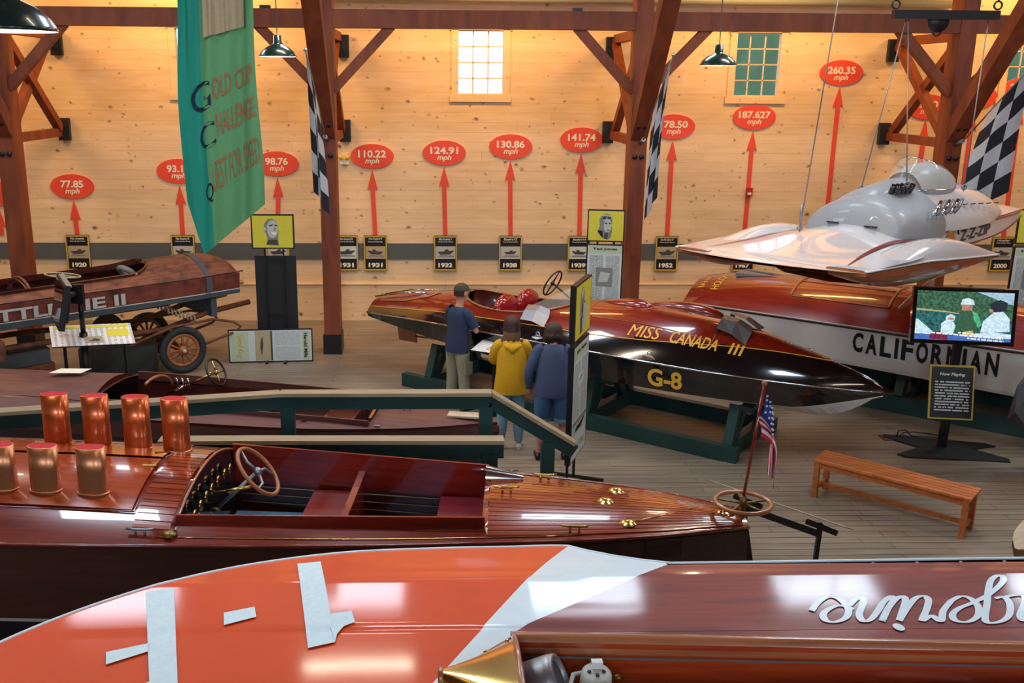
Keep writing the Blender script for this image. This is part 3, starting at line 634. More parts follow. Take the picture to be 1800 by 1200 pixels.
def scoop(x, y, k, mirror=1):
    g = G(); a = MC.dk(x, y, .02); b = MC.dk(x-.02, y+.30*k*mirror, .03)
    g.grid([[MC.dk(x+.18, y+.02*mirror, .0), MC.dk(x+.20, y+.16*mirror*k, .05), MC.dk(x+.15, y+.30*mirror*k, .05)], [MC.dk(x, y, .09), MC.dk(x, y+.16*mirror*k, .12), MC.dk(x, y+.30*mirror*k, .10)], [MC.dk(x-.19, y+.0, .10), MC.dk(x-.19, y+.16*mirror*k, .12), MC.dk(x-.2, y+.3*mirror*k, .10)]], smooth=False)
    g.grid([[MC.dk(x-.2, y, .10), MC.dk(x-.19, y+.16*mirror*k, .12)], [MC.dk(x-.2, y, .0), MC.dk(x-.19, y+.16*mirror*k, .0)]], smooth=False)
    return g.build('air_scoop', 'chrome_dull', t)
scoop(-1.75, -.36, 1); scoop(-1.72, .02, .9); scoop(-4.42, -.70, .75)
G().add([MC.dk(x, y, .012) for x, y in [(-7.55, -.22), (-7.0, -.30), (-6.55, -.26), (-6.4, -.14), (-6.55, -.02), (-7.0, .02), (-7.55, .02)]], [(0, 1, 2, 3, 4, 5, 6)]).build('stern_plate', 'coaming_wood', t)
g = G()
for sy in (-.12, .12): g.tube([MC.dk(-7.75, sy, .04), MC.dk(-7.2, sy-.02, .05), MC.dk(-6.7, sy, .012)], .013, n=6)
g.build('stern_handle', 'chrome', t)
def mclet(s_, x0, x1, t0, t1, mk='gold', bold=.0, shear=.12, nm='lettering'):
    g = G(); letter(g, s_, lambda u, v: MC.dk(x0+(x1-x0)*u, -MC.b(x0+(x1-x0)*u)*(t1+(t0-t1)*v), .006) + V((0, -.004, 0)), 0, bold, shear); return g.build(nm, mk, t)
mclet('MISS', -3.02, -2.60, .56, .74, bold=.0); mclet('CANADA', -2.46, -1.86, .56, .745, bold=.02); mclet('III', -1.72, -1.56, .55, .74, bold=.01, shear=.05)
g = G(); 
def side(x, f, off=.008):
    s_ = mc_sec(x); (y0, z0), (y1, z1) = s_[1], s_[3]; return V((x, -(y0+(y1-y0)*f)-off, z0+(z1-z0)*f))
letter(g, 'G-8', lambda u, v: side(-2.62+.44*u, .86-.72*v), 0, .03); g.build('lettering', 'gold', t)
for x in (-2.62, -4.25):
    G().tube(ring(MC.dk(x, -MC.b(x)*.95, .045), .03, (0, 1, .2), 16), .008, closed=True, n=6).build('lifting_ring', 'chrome', t)
    G().prism([MC.dk(x-.09, -MC.b(x)*.97, .01), MC.dk(x, -MC.b(x)*.99, .005), MC.dk(x+.09, -MC.b(x)*.97, .01), MC.dk(x, -MC.b(x)*.93, .012)], (0, 0, .012)).build('ring_plate', 'chrome', t)
cleat(t, MC.dk(-.9, 0), 0, .7); 
g = G(); g.prism([(-7.35, -.02, .50), (-7.0, -.02, .50), (-7.05, -.02, .86), (-7.4, -.02, .86)], (0, .04, 0)); g.build('rudder', 'coaming_wood', t)
G().tube([(-7.05, 0, .60), (-5.9, 0, .66)], .018, n=8).build('propeller_shaft', 'brass', t)
# cradle
def cradle(root_m, x0, x1, y0, y1, bunks, lab, posts=True, h=.2, ends=True):
    t = thing('boat_cradle', lab, 'cradle', mx=root_m)
    for y in (y0, y1): G().bar((x0, y, h/2+.0), (x1, y, h/2), .12, h).build('side_beam', 'green', t)
    for x, zt in bunks:
        G().bar((x, y0, .11), (x, y1, .11), .12, .2).build('cross_beam', 'green', t)
        for sg, yy in ((-1, y0), (1, y1)):
            G().bar((x, yy*.93, .15), (x, yy*.62, zt), .10, .12, up=(1, 0, 0)).build('upright', 'green', t)
            G().bar((x, yy*.72, .14), (x, yy*.25, zt-.08), .10, .10, up=(1, 0, 0)).build('upright', 'green', t)
        G().bar((x, y0*.66, zt-.02), (x, 0, zt-.17), .16, .07).build('bunk', 'green', t); G().bar((x, y1*.66, zt-.02), (x, 0, zt-.17), .16, .07).build('bunk', 'green', t)
    return t
mcc = cradle(frame((5.26, 10.74), -38.1), -6.75, -1.45, -.62, .75, [(-1.6, .66), (-3.6, .66), (-6.3, .66)], 'dark green timber cradle under the long red and black boat')
G().box((-5.9, -.75, .03), (.22, .1, .05)).build('wedge', 'plank_pale', mcc)

# ---------------------------------------------------------------- white and mahogany boat behind it
t = thing('speedboat', 'white-sided mahogany speedboat with large black letters behind the television', 'boat', mx=frame((4.39, 15.73), -40)); 
CA = Boat(t, [(.12, .80, 1.17, .30), (.5, .88, 1.19, .36), (1.5, .92, 1.205, .42), (3.4, .92, 1.21, .44), (5, .92, 1.22, .40), (6.2, .80, 1.26, .32), (7.2, .50, 1.32, .2), (7.9, .03, 1.40, .04)], 2.3)
ca_op = lambda x: .55 if 3.52 < x < 4.5 else 0
xs = sorted(set([round(q, 3) for q in lin(.12, 7.9, 50)]+[3.5, 3.521, 4.499, 4.52]))
CA.deck(xs, ca_op, ['mahogany_red'], nt_=9)
def ca_sec(x):
    b, z, c = itp(CA.tab, x); k = max(0, (x-5.5)/2.4); zc = (.80-.06*min(1, x/1.5)-.0*x)-.10*min(1, x/5)+.4*k**2
    return [(b, z), (b+.0, z-.04), (b*(1-.05-.2*k), zc), (b*(.93-.3*k), zc-.05), (0, zc-.22+.05*k)]
CA.hull(lin(.12, 7.9, 40), ca_sec, ['hull_white', 'mahogany_dark', 'boot_white'], [1, 0, 2, 0])
for sg in (-1, 1): G().tube([CA.dk(x, sg*CA.b(x))+V((0, sg*.01, -.0)) for x in lin(.12, 7.85, 50)], .016, n=6).build('rub_rail', 'chrome_dull', t)
def caline(pts, mk='coaming_wood', r=.010, nm='hatch_trim'): return G().tube([CA.dk(x, y, .006) for x, y in pts], r, n=5).build(nm, mk, t)
caline([(1.75, y) for y in lin(-.62, .62, 20)], r=.02); caline([(3.15, y) for y in lin(-.62, .62, 20)], r=.02)
for y in (-.62, -.2, .2, .62): caline([(x, y) for x in lin(1.75, 3.15, 14)])
for sg in (-1, 1):
    G().add([CA.dk(.72, sg*.02, .012), CA.dk(.72, sg*.24, .012), CA.dk(.72, sg*.24, .07), CA.dk(1.35, sg*.10, .008), CA.dk(.72, sg*.02, .07)], [(0, 1, 2, 4), (2, 3, 4), (1, 3, 2), (0, 4, 3)]).build('vent', 'chrome_dull', t)
G().tube([CA.dk(3.45+.25*(abs(y)/.6)**2*-1+.1, y, .02+.20*(1-(y/.64)**2)) for y in lin(-.62, .62, 20)], .012, n=6).build('windscreen_frame', 'chrome', t)
g = G(); g.grid([[CA.dk(3.55-.25*(abs(y)/.6)**2, y, .0), CA.dk(3.55-.25*(abs(y)/.6)**2, y, .02+.20*(1-(y/.64)**2))] for y in lin(-.62, .62, 20)]); g.build('windscreen', 'plexi', t)
CA.coaming(lin(3.53, 4.49, 8), lambda x: .55, .03, 'mahogany', 'coaming')
g = G(); g.grid([[V((x, -.54, 1.5)), V((x, -.54, .95)), V((x, .54, .95)), V((x, .54, 1.5))] for x in (3.53, 4.49)]); g.build('cockpit_lining', 'mahogany_dark', t); G().box((4.25, 0, 1.1), (.4, 1.0, .35)).build('seat', 'red_seat', t)
def caside(x, f): s_ = ca_sec(x); (y0, z0), (y1, z1) = s_[1], s_[2]; return V((x, -(y0+(y1-y0)*f)-.008, z0+(z1-z0)*f))
x = 2.80
for i, ch in enumerate('CALIFORNIAN'):
    wd = {'I': .047, 'C': .138}.get(ch, .152); g = G(); x_ = x; letter(g, ch, lambda u, v: caside(x_+wd*u, .66-.60*v), 0, .035); g.build('letter', 'black', t); x += wd+.041
for k, (s_, xx) in enumerate((('HOUSTON', .58), ('INDIANA', .38))):
    pass
g = G(); letter(g, 'HOLCH', lambda u, v: CA.dk(.60-.13*v, -.62+.42*u, .006), 0, .01); g.build('lettering', 'gold', t)
g = G(); letter(g, 'IANA', lambda u, v: CA.dk(.34-.10*v, -.55+.35*u, .006), 0, .01); g.build('lettering', 'gold', t)
tag(G().lathe([(.001, 0), (.15, 0), (.15, .03), (.001, .035)], n=24).build('cushion', 'red_sign', origin=(0, 0, 0)), 'round orange-red cushion on the deck right of the television', 'cushion').location = (CA.r.matrix_world @ CA.dk(4.95, -.35, .01)) if False else (frame((4.39, 15.73), -40) @ CA.dk(4.98, -.5, .0))
bpy.data.objects['cushion'].rotation_euler = (R(22), R(0), R(-40))
c2 = cradle(frame((4.39, 15.73), -40), .4, 7.2, -.62, .62, [(1.0, .62), (3.4, .60), (5.9, .62)], 'dark green cradle under the white-sided speedboat', h=.24)
G().box((2.6, -.74, .03), (.3, .1, .05)).build('wedge', 'plank_pale', c2)

# ---------------------------------------------------------------- hanging hydroplane
t = thing('hydroplane', 'white and grey racing hydroplane hanging on cables on the right', 'boat', mx=Matrix.Translation(V((3.78, 10.96, 2.55))) @ Matrix.Rotation(R(34), 4, 'Z') @ Matrix.Rotation(R(-2), 4, 'X'))
# x aft, y away from the viewer
def zb(x): return itp([(0, 1.28), (.3, 1.34), (1.2, 1.34), (2.2, 1.30), (2.95, 1.22)], x)
def zdk(x, y):
    a = abs(y); sh = itp([(0, 0.03), (1.0, .06), (2.0, .05), (3.0, .10), (4.5, .16), (5.8, .20)], x)
    c_ = itp([(0, .0), (.8, .10), (1.6, .24), (3, .34), (4.5, .25), (5.8, .03)], x); w_ = itp([(0, 1.3), (1.2, 1.2), (2.2, .70), (3.2, .62), (5.8, .20)], x)
    return sh + c_*math.exp(-(a/w_)**2*1.6)
def zedge(x):   # half width of the main deck
    return itp([(0, 1.28), (.4, 1.33), (1.1, 1.30), (1.5, 1.05), (1.9, .78), (2.4, .64), (3.2, .56), (4.5, .42), (5.5, .22), (5.8, .10)], x)
xs = [-.10+q for q in lin(0, 5.9, 80)]
def zrow(x, e, n=26): return [V((max(x, .0)+(0 if x > .01 else -.18*(1-(y/1.3)**2)), y, zdk(max(x, 0), y)-(0 if x > .05 else .02))) for y in lin(-e, e, n)]
G().grid([zrow(x, zedge(max(0, x))) for x in xs]).build('deck', 'zip_white', t)
# side walls and bottom of centre hull
for sg in (-1, 1):
    g = G(); rows = []
    for x in lin(1.3, 5.8, 40): e = zedge(x); z_ = zdk(x, e); d_ = itp([(1.3, .26), (3, .28), (4.6, .22), (5.8, .05)], x); rows.append([V((x, sg*e, z_)), V((x, sg*e*1.02, z_-d_)), V((x, sg*e*.95, z_-d_-.005)), V((x, sg*e*.55, z_-d_-.18*(1-(x/6)**3))), V((x, 0, z_-d_-.22*(1-(x/6)**3)))])
    g.grid(rows, mf=lambda i, j: (0, 0, 1, 1)[j], smooth=False); g.build('hull_side', ['zip_white', 'ply'], t)
g = G(); g.grid([[V((x-(.16*(1-(y/1.3)**2) if x < .05 else 0), y, zdk(max(0, x), y)-.05-itp([(0, .0), (.5, .14), (1.4, .2)], x)*(.7+.3*math.cos(y*2))) ) for y in lin(-zedge(x), zedge(x), 16)] for x in lin(0, 1.6, 10)]); g.build('bottom', 'ply', t)
# sponsons
for sg in (-1, 1):
    g = G(); rows = []
    for i in range(25):
        x = i/24*2.95; w_ = .62*math.sin(PI*min(1, .5+.5*(1-x/2.95)))**.7 if x > 1.3 else .60; w_ = .02+.47*(1-max(0, (x-1.35)/1.6)**1.8); h = .012+.20*math.sin(PI*min(1, max(0, (x-.5)/2.45)))**1.2
        yo = 1.31-.10*max(0, (x-1.4)/1.5)**1.5-(0 if x > .4 else .0); z0 = -.02-.10*max(0, (x-1.2)/1.7)+.02
        yi = yo-w_; row = []
        for k, a in enumerate(lin(0, PI, 9)): row.append(V((x, sg*(yo-w_*(1-math.cos(a))/2), z0+.03+h*1.05*math.sin(a)**.9)))
        dp = .27*math.sin(PI*min(1, (x+.1)/3.05)**.8); row += [V((x, sg*(yi+.03), z0-dp*.8)), V((x, sg*(yi+w_*.45), z0-dp)), V((x, sg*(yo-.02), z0-dp*.45)), V((x, sg*yo, z0+.01))]
        rows.append(row)
    g.grid(rows, mf=lambda i, j: 0 if j < 8 else 1); g.add(rows[0], [list(range(len(rows[0])))], 1); g.add(rows[-1], [list(range(len(rows[-1])))], 0); g.build('sponson', ['zip_white', 'ply'], t)
    g2 = G(); g2.tube([V((0.0, sg*1.28, .03))]+[r_[0]+V((0, sg*.006, 0)) for r_ in rows], .012, n=6); g2.build('edge_strip', 'white', t)
# maroon stripes
def zon(x, y, off=.006): return V((x, y, zdk(x, y)+off))
for sg in (-1, 1):
    pts = [(.15, .98), (.7, .86), (1.3, .80), (1.9, .74), (2.4, .64), (3.2, .56), (4.5, .42), (5.6, .2)]; wds = [.004, .05, .08, .07, .035, .022, .018, .014]
    tb = [(a, b) for a, b in pts]; g = G(); rows = []
    for x in lin(.15, 5.6, 60):
        y = itp(tb, x); wd = itp([(p[0], q) for p, q in zip(pts, wds)], x); y = min(y, zedge(x)-.002); rows.append([zon(x, sg*(y-wd), .008), zon(x, sg*y, .008), zon(x, sg*(y))+V((0, sg*.004, -.02 if x > 2.2 else -.0))])
    g.grid(rows); g.build('stripe', 'maroon', t)
def zside(x, f, sg=-1): e = zedge(x); z_ = zdk(x, e); d_ = itp([(1.3, .26), (3, .28), (4.6, .22), (5.8, .05)], x); return V((x, sg*e*(1+.02*f)+sg*.008, z_-d_*f))
for k, f in enumerate((.06, .97)): G().tube([zside(x, f) for x in lin(2.0, 5.6, 30)], .010, n=5).build('side_stripe', 'maroon', t)
g = G(); letter(g, 'Z-Z-ZIP', lambda u, v: zside(3.22+.95*u, .74-.52*v), 0, .02, .15); g.build('lettering', 'grey_dk', t)
g = G(); g.add([zside(2.93+.13*math.cos(a), .50+.42*math.sin(a)) for a in prop(0, 20)], [list(range(20))]); g.build('disc', 'brass', t)
# cowling
def hump(x0, x1, w0, h0, y0=0, mk='flat_grey', nm='engine_cowl', prof=None, n=26, flat=3.0):
    rows = []
    for i in range(n+1):
        u = i/n; x = x0+(x1-x0)*u; ww, hh = itp(prof, u); row = []
        for a in lin(PI, 0, 21):
            ca = math.cos(a); sa = math.sin(a); y = w0*ww*(abs(ca)**(2/flat))*(1 if ca > 0 else -1); z_ = h0*hh*(sa**(2/flat)); row.append(V((x, y0+y, zdk(x, y0+y)-.02+z_)))
        rows.append(row)
    return G().grid(rows).build(nm, mk, t)
pr = [(0, .86, .02), (.04, .93, .45), (.12, .98, .80), (.3, 1, .96), (.6, 1, 1), (.85, .97, .98), (1, .92, .90)]
hump(1.62, 2.75, .68, .36, 0, prof=pr, flat=3.6)
hump(2.7, 5.0, .60, .30, 0, 'zip_white', 'rear_cowl', prof=[(0, 1, 1.05), (.3, 1, 1.0), (.6, .85, .85), (.85, .6, .5), (1, .35, .03)], flat=2.8)
hump(1.72, 3.0, .40, .42, .14, prof=[(0, .8, .02), (.09, .95, .60), (.25, 1, .93), (.7, 1, 1.0), (1, .9, .95)], nm='cowl_ridge', flat=3.4)
hump(2.75, 3.95, .36, .52, 0, 'flat_grey', 'cockpit_fairing', prof=[(0, .9, .92), (.25, 1, 1.05), (.5, .95, 1.05), (.75, .7, .9), (1, .25, .6)], flat=2.6)
g = G(); rows = []
for a in lin(PI*.97, PI*.03, 27):
    x = 2.98-.34*math.sin(a)+.25*(1-math.sin(a)); y = .44*math.cos(a); rows.append([V((x, y, .66)), V((x+.10, y*.93, .66+.22*math.sin(a)**.6)), V((x+.22, y*.80, .66+.40*math.sin(a)**.6))])
g.grid(rows); g.build('windscreen', 'plexi', t)
G().tube([r_[0] for r_ in rows], .008, n=6).build('windscreen_rim', 'chrome', t); G().tube([r_[2] for r_ in rows], .006, n=6).build('windscreen_rim', 'chrome', t)
for k in range(4):
    for q in (0, 1): G().tube([(2.16+k*.095, -.20-q*.075, .66), (2.15+k*.095, -.25-q*.075, .755)], .036, n=10).build('intake_stack', 'black_gloss', t)
    G().ico((2.15+k*.095, -.31, .70), .022).build('intake_tip', 'chrome', t)
for k in range(6): G().tube([(2.32+k*.10, -.665, .40), (2.38+k*.10, -.69, .47), (2.50+k*.10, -.665, .56)], .022, n=8).build('exhaust_pipe', 'chrome_dull' if k % 2 else 'chrome', t)
for y in (-.30, .22): G().box((1.63, y, zdk(1.63, y)+.03), (.05, .16, .012)).build('hinge', 'steel', t)
for x in lin(3.0, 4.2, 7): G().box((x, -.50, zdk(x, -.5)+.235), (.10, .02, .012)).build('sponsor_mark', 'grey_dk', t)
G().tube([zside(1.95, .1)+V((0, -.01, .03)), zside(1.96, .75)+V((0, -.02, 0))], .011, n=6).build('lifting_strap', 'black', t)
G().tube([zside(3.1, .0)+V((0, -.01, .03)), zside(3.12, .35)+V((0, -.02, 0))], .011, n=6).build('lifting_strap', 'black', t)
# cables and spreader bar
ZM = Matrix.Translation(V((3.78, 10.96, 2.55))) @ Matrix.Rotation(R(34), 4, 'Z') @ Matrix.Rotation(R(-2), 4, 'X')
tb = thing('spreader_bar', 'black steel spreader bar with hooks hanging above the white hydroplane', 'lifting bar', (6.45, 12.7, 5.3))
pa, pb = V((5.80, 12.75, 5.36)), V((7.10, 12.75, 5.36)); 
def pt(gg, n_, mk, par=tb): return gg.build(n_, mk, par, True, tb)
pt(G().box((6.45, 12.75, 5.36), (1.34, .10, .11)), 'bar', 'black'); pt(G().lathe([(.001, -.03), (.13, -.03), (.13, .03), (.001, .03)], (6.36, 12.75, 5.28), (0, 1, 0), 20), 'hub_plate', 'black')
for p_ in (pa, pb, V((6.36, 12.75, 5.16))): pt(G().tube(ring(p_+V((0, 0, .12 if p_.z > 5.3 else 0)), .05, (0, 1, 0), 16), .012, closed=True, n=6), 'hook', 'black')
for p_ in (pa, pb): pt(G().tube([p_+V((0, 0, .16)), V((p_.x, p_.y, 7.2))], .012, n=6), 'hanger_chain', 'steel')
for nm_, a, b in (('bow', V((4.85, 11.9, 7.2)), ZM @ V((1.07, .3, zdk(1.07, .3)+.02))), ('front', V((5.95, 12.75, 5.3)), ZM @ V((2.30, .30, .64))), ('middle', V((5.98, 12.75, 5.3)), ZM @ V((2.25, -.35, .72))), ('rear', V((7.0, 12.75, 5.3)), ZM @ V((3.42, -.45, .62)))):
    tc_ = thing('lifting_cable', {'bow': 'thin grey cable from the roof to the front deck of the hydroplane', 'front': 'slanting cable from the spreader bar to the grey engine cover', 'middle': 'cable from the spreader bar down past the black intake stacks', 'rear': 'cable from the right end of the spreader bar to the rear cowl'}[nm_], 'cable', b)
    G().tube([a, b], .008, n=6).build('wire', 'cable', tc_, True, tc_); G().tube(ring(b+V((0, 0, .05)), .03, (0, 1, 0), 12), .009, closed=True, n=6).build('shackle', 'chrome_dull', tc_, True, tc_)
    if nm_ == 'bow': G().tube([b+V((0, 0, .12)), b+V((0, 0, .34))], .016, n=8).build('turnbuckle', 'chrome_dull', tc_, True, tc_)
# ---------------------------------------------------------------- weathered boat on its old trailer
LM = frame((-3.1, 15.7), 40)
t = thing('old_boat', 'weathered red-brown wooden boat with grey-blue bottom and pale lettering ending in II', 'boat', mx=LM)
# x: 0 at the right end, negative to the left; near side at y=0, far side at y=1.35
OB = Boat(t, [(-7.5, .50, 1.54, .06), (-4, .66, 1.52, .12), (-1.75, .68, 1.51, .20), (-.8, .67, 1.515, .26), (-.3, .64, 1.515, .25), (-.12, .62, 1.515, .20)], 2.2)
for o_ in (t,): pass
off_ = .67
class OBx(Boat):
    def dk(s, x, y, off=0): p = Boat.dk(s, x, y-off_, off); return V((p.x, y if False else p.y+off_, p.z))
g = G(); OBo = OBx(t, OB.tab, 2.2)
def obop(x): return .47 if x < -1.75 else (.47*math.sqrt(max(0, 1-((x+1.75)/.42)**2)) if x < -1.33 else 0)
def obdeck():
    xs = sorted(set([round(q, 3) for q in lin(-7.5, -.12, 50)]+[round(q, 3) for q in lin(-1.75, -1.33, 14)])); nt_ = 8; rows = []; ws = []
    for x in xs:
        b = OB.b(x); w_ = obop(x); ws.append(w_ > .001); w_ = max(w_, .02); rows.append([OBo.dk(x, off_+y) for y in lin(-b, -w_, nt_)+lin(-w_, w_, nt_)[1:-1]+lin(w_, b, nt_)])
    G().grid(rows, skip=lambda i, j: ws[i] and ws[i+1] and nt_-1 <= j < 2*nt_-2).build('deck', 'old_wood', t)
obdeck()
def obsec(x):
    b = OB.b(x); z = itp(OB.tab, x)[1]; zb_ = 1.235+.0*x; return [(b, z), (b+.015, z-.02), (b*1.0, zb_+.012), (b*1.005, zb_), (b*.99, 1.165+.015*x*.5), (0, 1.06+.015*x*.5)]
for sg in (-1, 1):
    g = G(); rows = [[V((x, off_+sg*y, z)) for y, z in obsec(x)] for x in lin(-7.5, 0, 30)]; g.grid(rows, mf=lambda i, j: (0, 0, 1, 2, 2)[j], smooth=False); g.build('side', ['old_side', 'grey_lt', 'old_blue'], t)
g = G(); e_ = [V((0, off_+q*y, z)) for q, (y, z) in [(-1, s_) for s_ in obsec(0)]+[(1, s_) for s_ in obsec(0)[::-1]]]; n_ = len(e_); top_ = [OBo.dk(-.12, off_+y) for y in lin(.62, -.62, 12)]
g.add(e_+[p+V((.0, 0, -.01)) for p in top_], [list(range(n_+12))]); g.grid([top_, [V((0, p.y, p.z-.06)) for p in top_]]); g.build('end_board', 'old_side', t)
g = G(); g.grid([[V((x, off_-.62, 1.5)), V((x, off_-.60, 1.12)), V((x, off_+.60, 1.12)), V((x, off_+.62, 1.5))] for x in lin(-7.4, -1.2, 5)]); g.build('inner_lining', 'mahogany_dark', t)
for sg in (-1, 1):
    g = G(); g.grid([[OBo.dk(x, off_+sg*obop(x), -.04), OBo.dk(x, off_+sg*obop(x), .05), OBo.dk(x, off_+sg*(obop(x)+.02), .05)] for x in sorted(lin(-7.4, -1.75, 14)+lin(-1.74, -1.331, 12))], smooth=False); g.build('coaming', 'mahogany_dark', t)
G().tube([OBo.dk(x, off_-OB.b(x), .0)+V((0, -.01, 0)) for x in lin(-7.5, -.05, 20)], .012, n=5).build('rub_rail', 'mahogany_dark', t)
g = G(); g.grid([[OBo.dk(x, y, .008) for y in lin(.03, 1.3, 16)] for x in (-.62, -.52)]); g.build('deck_strap', 'old_blue', t); G().add([(-.62, -.025, 1.5), (-.52, -.025, 1.5), (-.52, -.025, 1.26), (-.62, -.025, 1.26)], [(0, 1, 2, 3)]).build('side_strap', 'old_blue', t)
o = swheel(t, (-2.55, off_+.1, 1.66), (.15, 0, 1), .25, 0, 3, .013, 'sepia', 'bleached'); G().tube([(-2.55, off_+.1, 1.66), (-2.7, off_+.1, 1.15)], .016, n=6).build('steering_column', 'rust', t)
g = G()
for i in range(2):
    rows = [[V((-3.25-i*.45+.12*math.cos(a)*0+.02*k, off_+.46*math.cos(a), 1.48+.22*math.sin(a)*(1 if k < 2 else .9)-.0)) for k in range(3)] for a in lin(0, PI, 14)]; g.grid(rows)
    g.tube([V((-3.2-i*.45, off_+.46*math.cos(a), 1.48+.24*math.sin(a))) for a in lin(0, PI, 14)], .02, n=6)
g.build('hatch_hoop', 'old_wood', t)
g = G(); pts = [V((-1.75+.30*math.cos(a)*1-(a/9)*.02, off_-.15+.14*math.sin(a), 1.47+.015*math.sin(a*3)+.02*(a/6))) for a in lin(0, 18, 70)]; g.tube(pts, .022, n=6); g.build('rope_coil', 'bleached', t)
G().tube(ring((-1.55, off_+.12, 1.58), .13, (.6, .2, .7), 20), .045, n=8, closed=True).build('rope_ring', 'grey_md', t)
for z_ in (1.50, 1.30): G().tube([(-.02, off_-.55, z_), (.10, off_-.57, z_+.01)], .012, n=6).build('end_bolt', 'rust', t)
def obl(s_, x0, x1):
    g = G(); letter(g, s_, lambda u, v: V((x0+(x1-x0)*u, off_-OB.b(x0+(x1-x0)*u)-.028, 1.265+.165*v)), 0, .03); g.build('lettering', 'grey_lt', t)
obl('LITTLE', -4.05, -2.90); obl('IE', -2.55, -2.25); obl('II', -2.12, -1.95)
t = thing('trailer', 'rusty antique trailer with wooden spoked wheels under the weathered boat', 'trailer', mx=LM)
for y in (.30, 1.10):
    G().tube([(-7, y, .82), (-3, y, .80), (-2.0, y, .72), (-1.2, y, .70), (-.5, y, .86), (.30, y, .93)], .045, n=6).build('side_rail', 'old_wood', t)
    g = G(); g.tube([(-1.9, y-.25, .60), (-1.2, y-.25, .78), (-.5, y-.25, .80), (-.15, y-.25, .70), (-.02, y-.25, .60), (-.12, y-.25, .53), (-.75, y-.25, .40)], .022, n=6); g.build('leaf_spring', 'old_wood', t)
    for k in range(8):
        pass
G().bar((-1.05, .1, .40), (-1.05, 1.35, .40), .09, .09).build('axle', 'rust', t); G().bar((-.45, .1, .98), (-.45, 1.3, .98), .10, .30).build('bolster', 'old_blue', t); G().bar((-3.8, .1, .95), (-3.8, 1.3, .95), .14, .30).build('bolster', 'old_blue', t)
G().bar((-3.8, .0, .72), (-3.8, .0, 1.0), .16, .16).build('bracket', 'old_wood', t)
for y0 in (.16, .95): 
    g = G(); a0, a1 = V((-1.25, y0, 1.04)), V((-.75, y0, .82))
    pts = [a0.lerp(a1, i/72)+V((0, .05*math.cos(i*PI/4.5), .05*math.sin(i*PI/4.5))) for i in range(73)]; g.tube(pts, .010, n=5); g.build('coil_spring', 'bleached', t)
G().lathe([(.001, -.06), (.24, -.06), (.26, 0), (.24, .06), (.001, .06)], (-1.95, .75, .72), (0, 1, 0), 24).build('drum', 'rust', t)
def wwheel(c, ax):
    c = V(c); a = V(ax).normalized(); x = V((1, 0, 0)) - a*a.x; x.normalize(); y = V((0, 0, 1))
    o = bpy.data.objects.new('wheel', None); 
    g = G(); n = 48; rows = []
    for i in range(n):
        th = 2*PI*i/n; d = x*math.cos(th)+y*math.sin(th); row = []
        for j in range(10):
            p = 2*PI*j/10; r = .325+.060*math.cos(p); q = c + d*r + a*(.055*math.sin(p)); q.z = max(q.z, .004+.0); row.append(q)
        rows.append(row)
    rows.append(rows[0]); g.grid(rows, closed=True); tyre = g.build('tyre', 'rubber', t)
    g = G(); rr_ = [c+(x*math.cos(th)+y*math.sin(th))*.245 for th in prop(0, 40)]; g.tube(rr_, .030, n=8, closed=True); g.build('rim', 'wheel_wood', tyre)
    for k in range(12):
        th = 2*PI*k/12; d = x*math.cos(th)+y*math.sin(th); G().tube([c+d*.05, c+d*.15, c+d*.235], [.022, .018, .024], n=6).build('spoke', 'wheel_wood', tyre)
    G().lathe([(.001, -.08), (.03, -.075), (.045, -.05), (.075, -.045), (.075, .04), (.001, .05)], c, -a, 20).build('hub', 'wheel_wood', tyre); G().lathe([(.001, -.10), (.028, -.095), (.032, -.06), (.001, -.06)], c, a, 16).build('hub_cap', 'grey_lt', tyre)
wwheel((-1.05, .06, .378), (.10, 1, 0)); wwheel((-1.05, 1.36, .378), (.10, 1, 0))
g = thing('timber_block', 'stack of grey-green timber blocks under the left end of the weathered boat', 'block', (-6.2, 13.9, 0), R(40))
for k in range(3): G().box((0, 0, .12+k*.23), (1.3-.1*k, .5, .22)).build('block', 'old_blue' if k == 2 else 'old_wood', g)
t = thing('support_box', 'low dark olive box on the floor behind the slanted display panel', 'box', mx=frame((-4.95, 15.0), 12)); G().box((0, .25, .22), (1.15, .5, .44)).build('box', 'grey_dk', t)

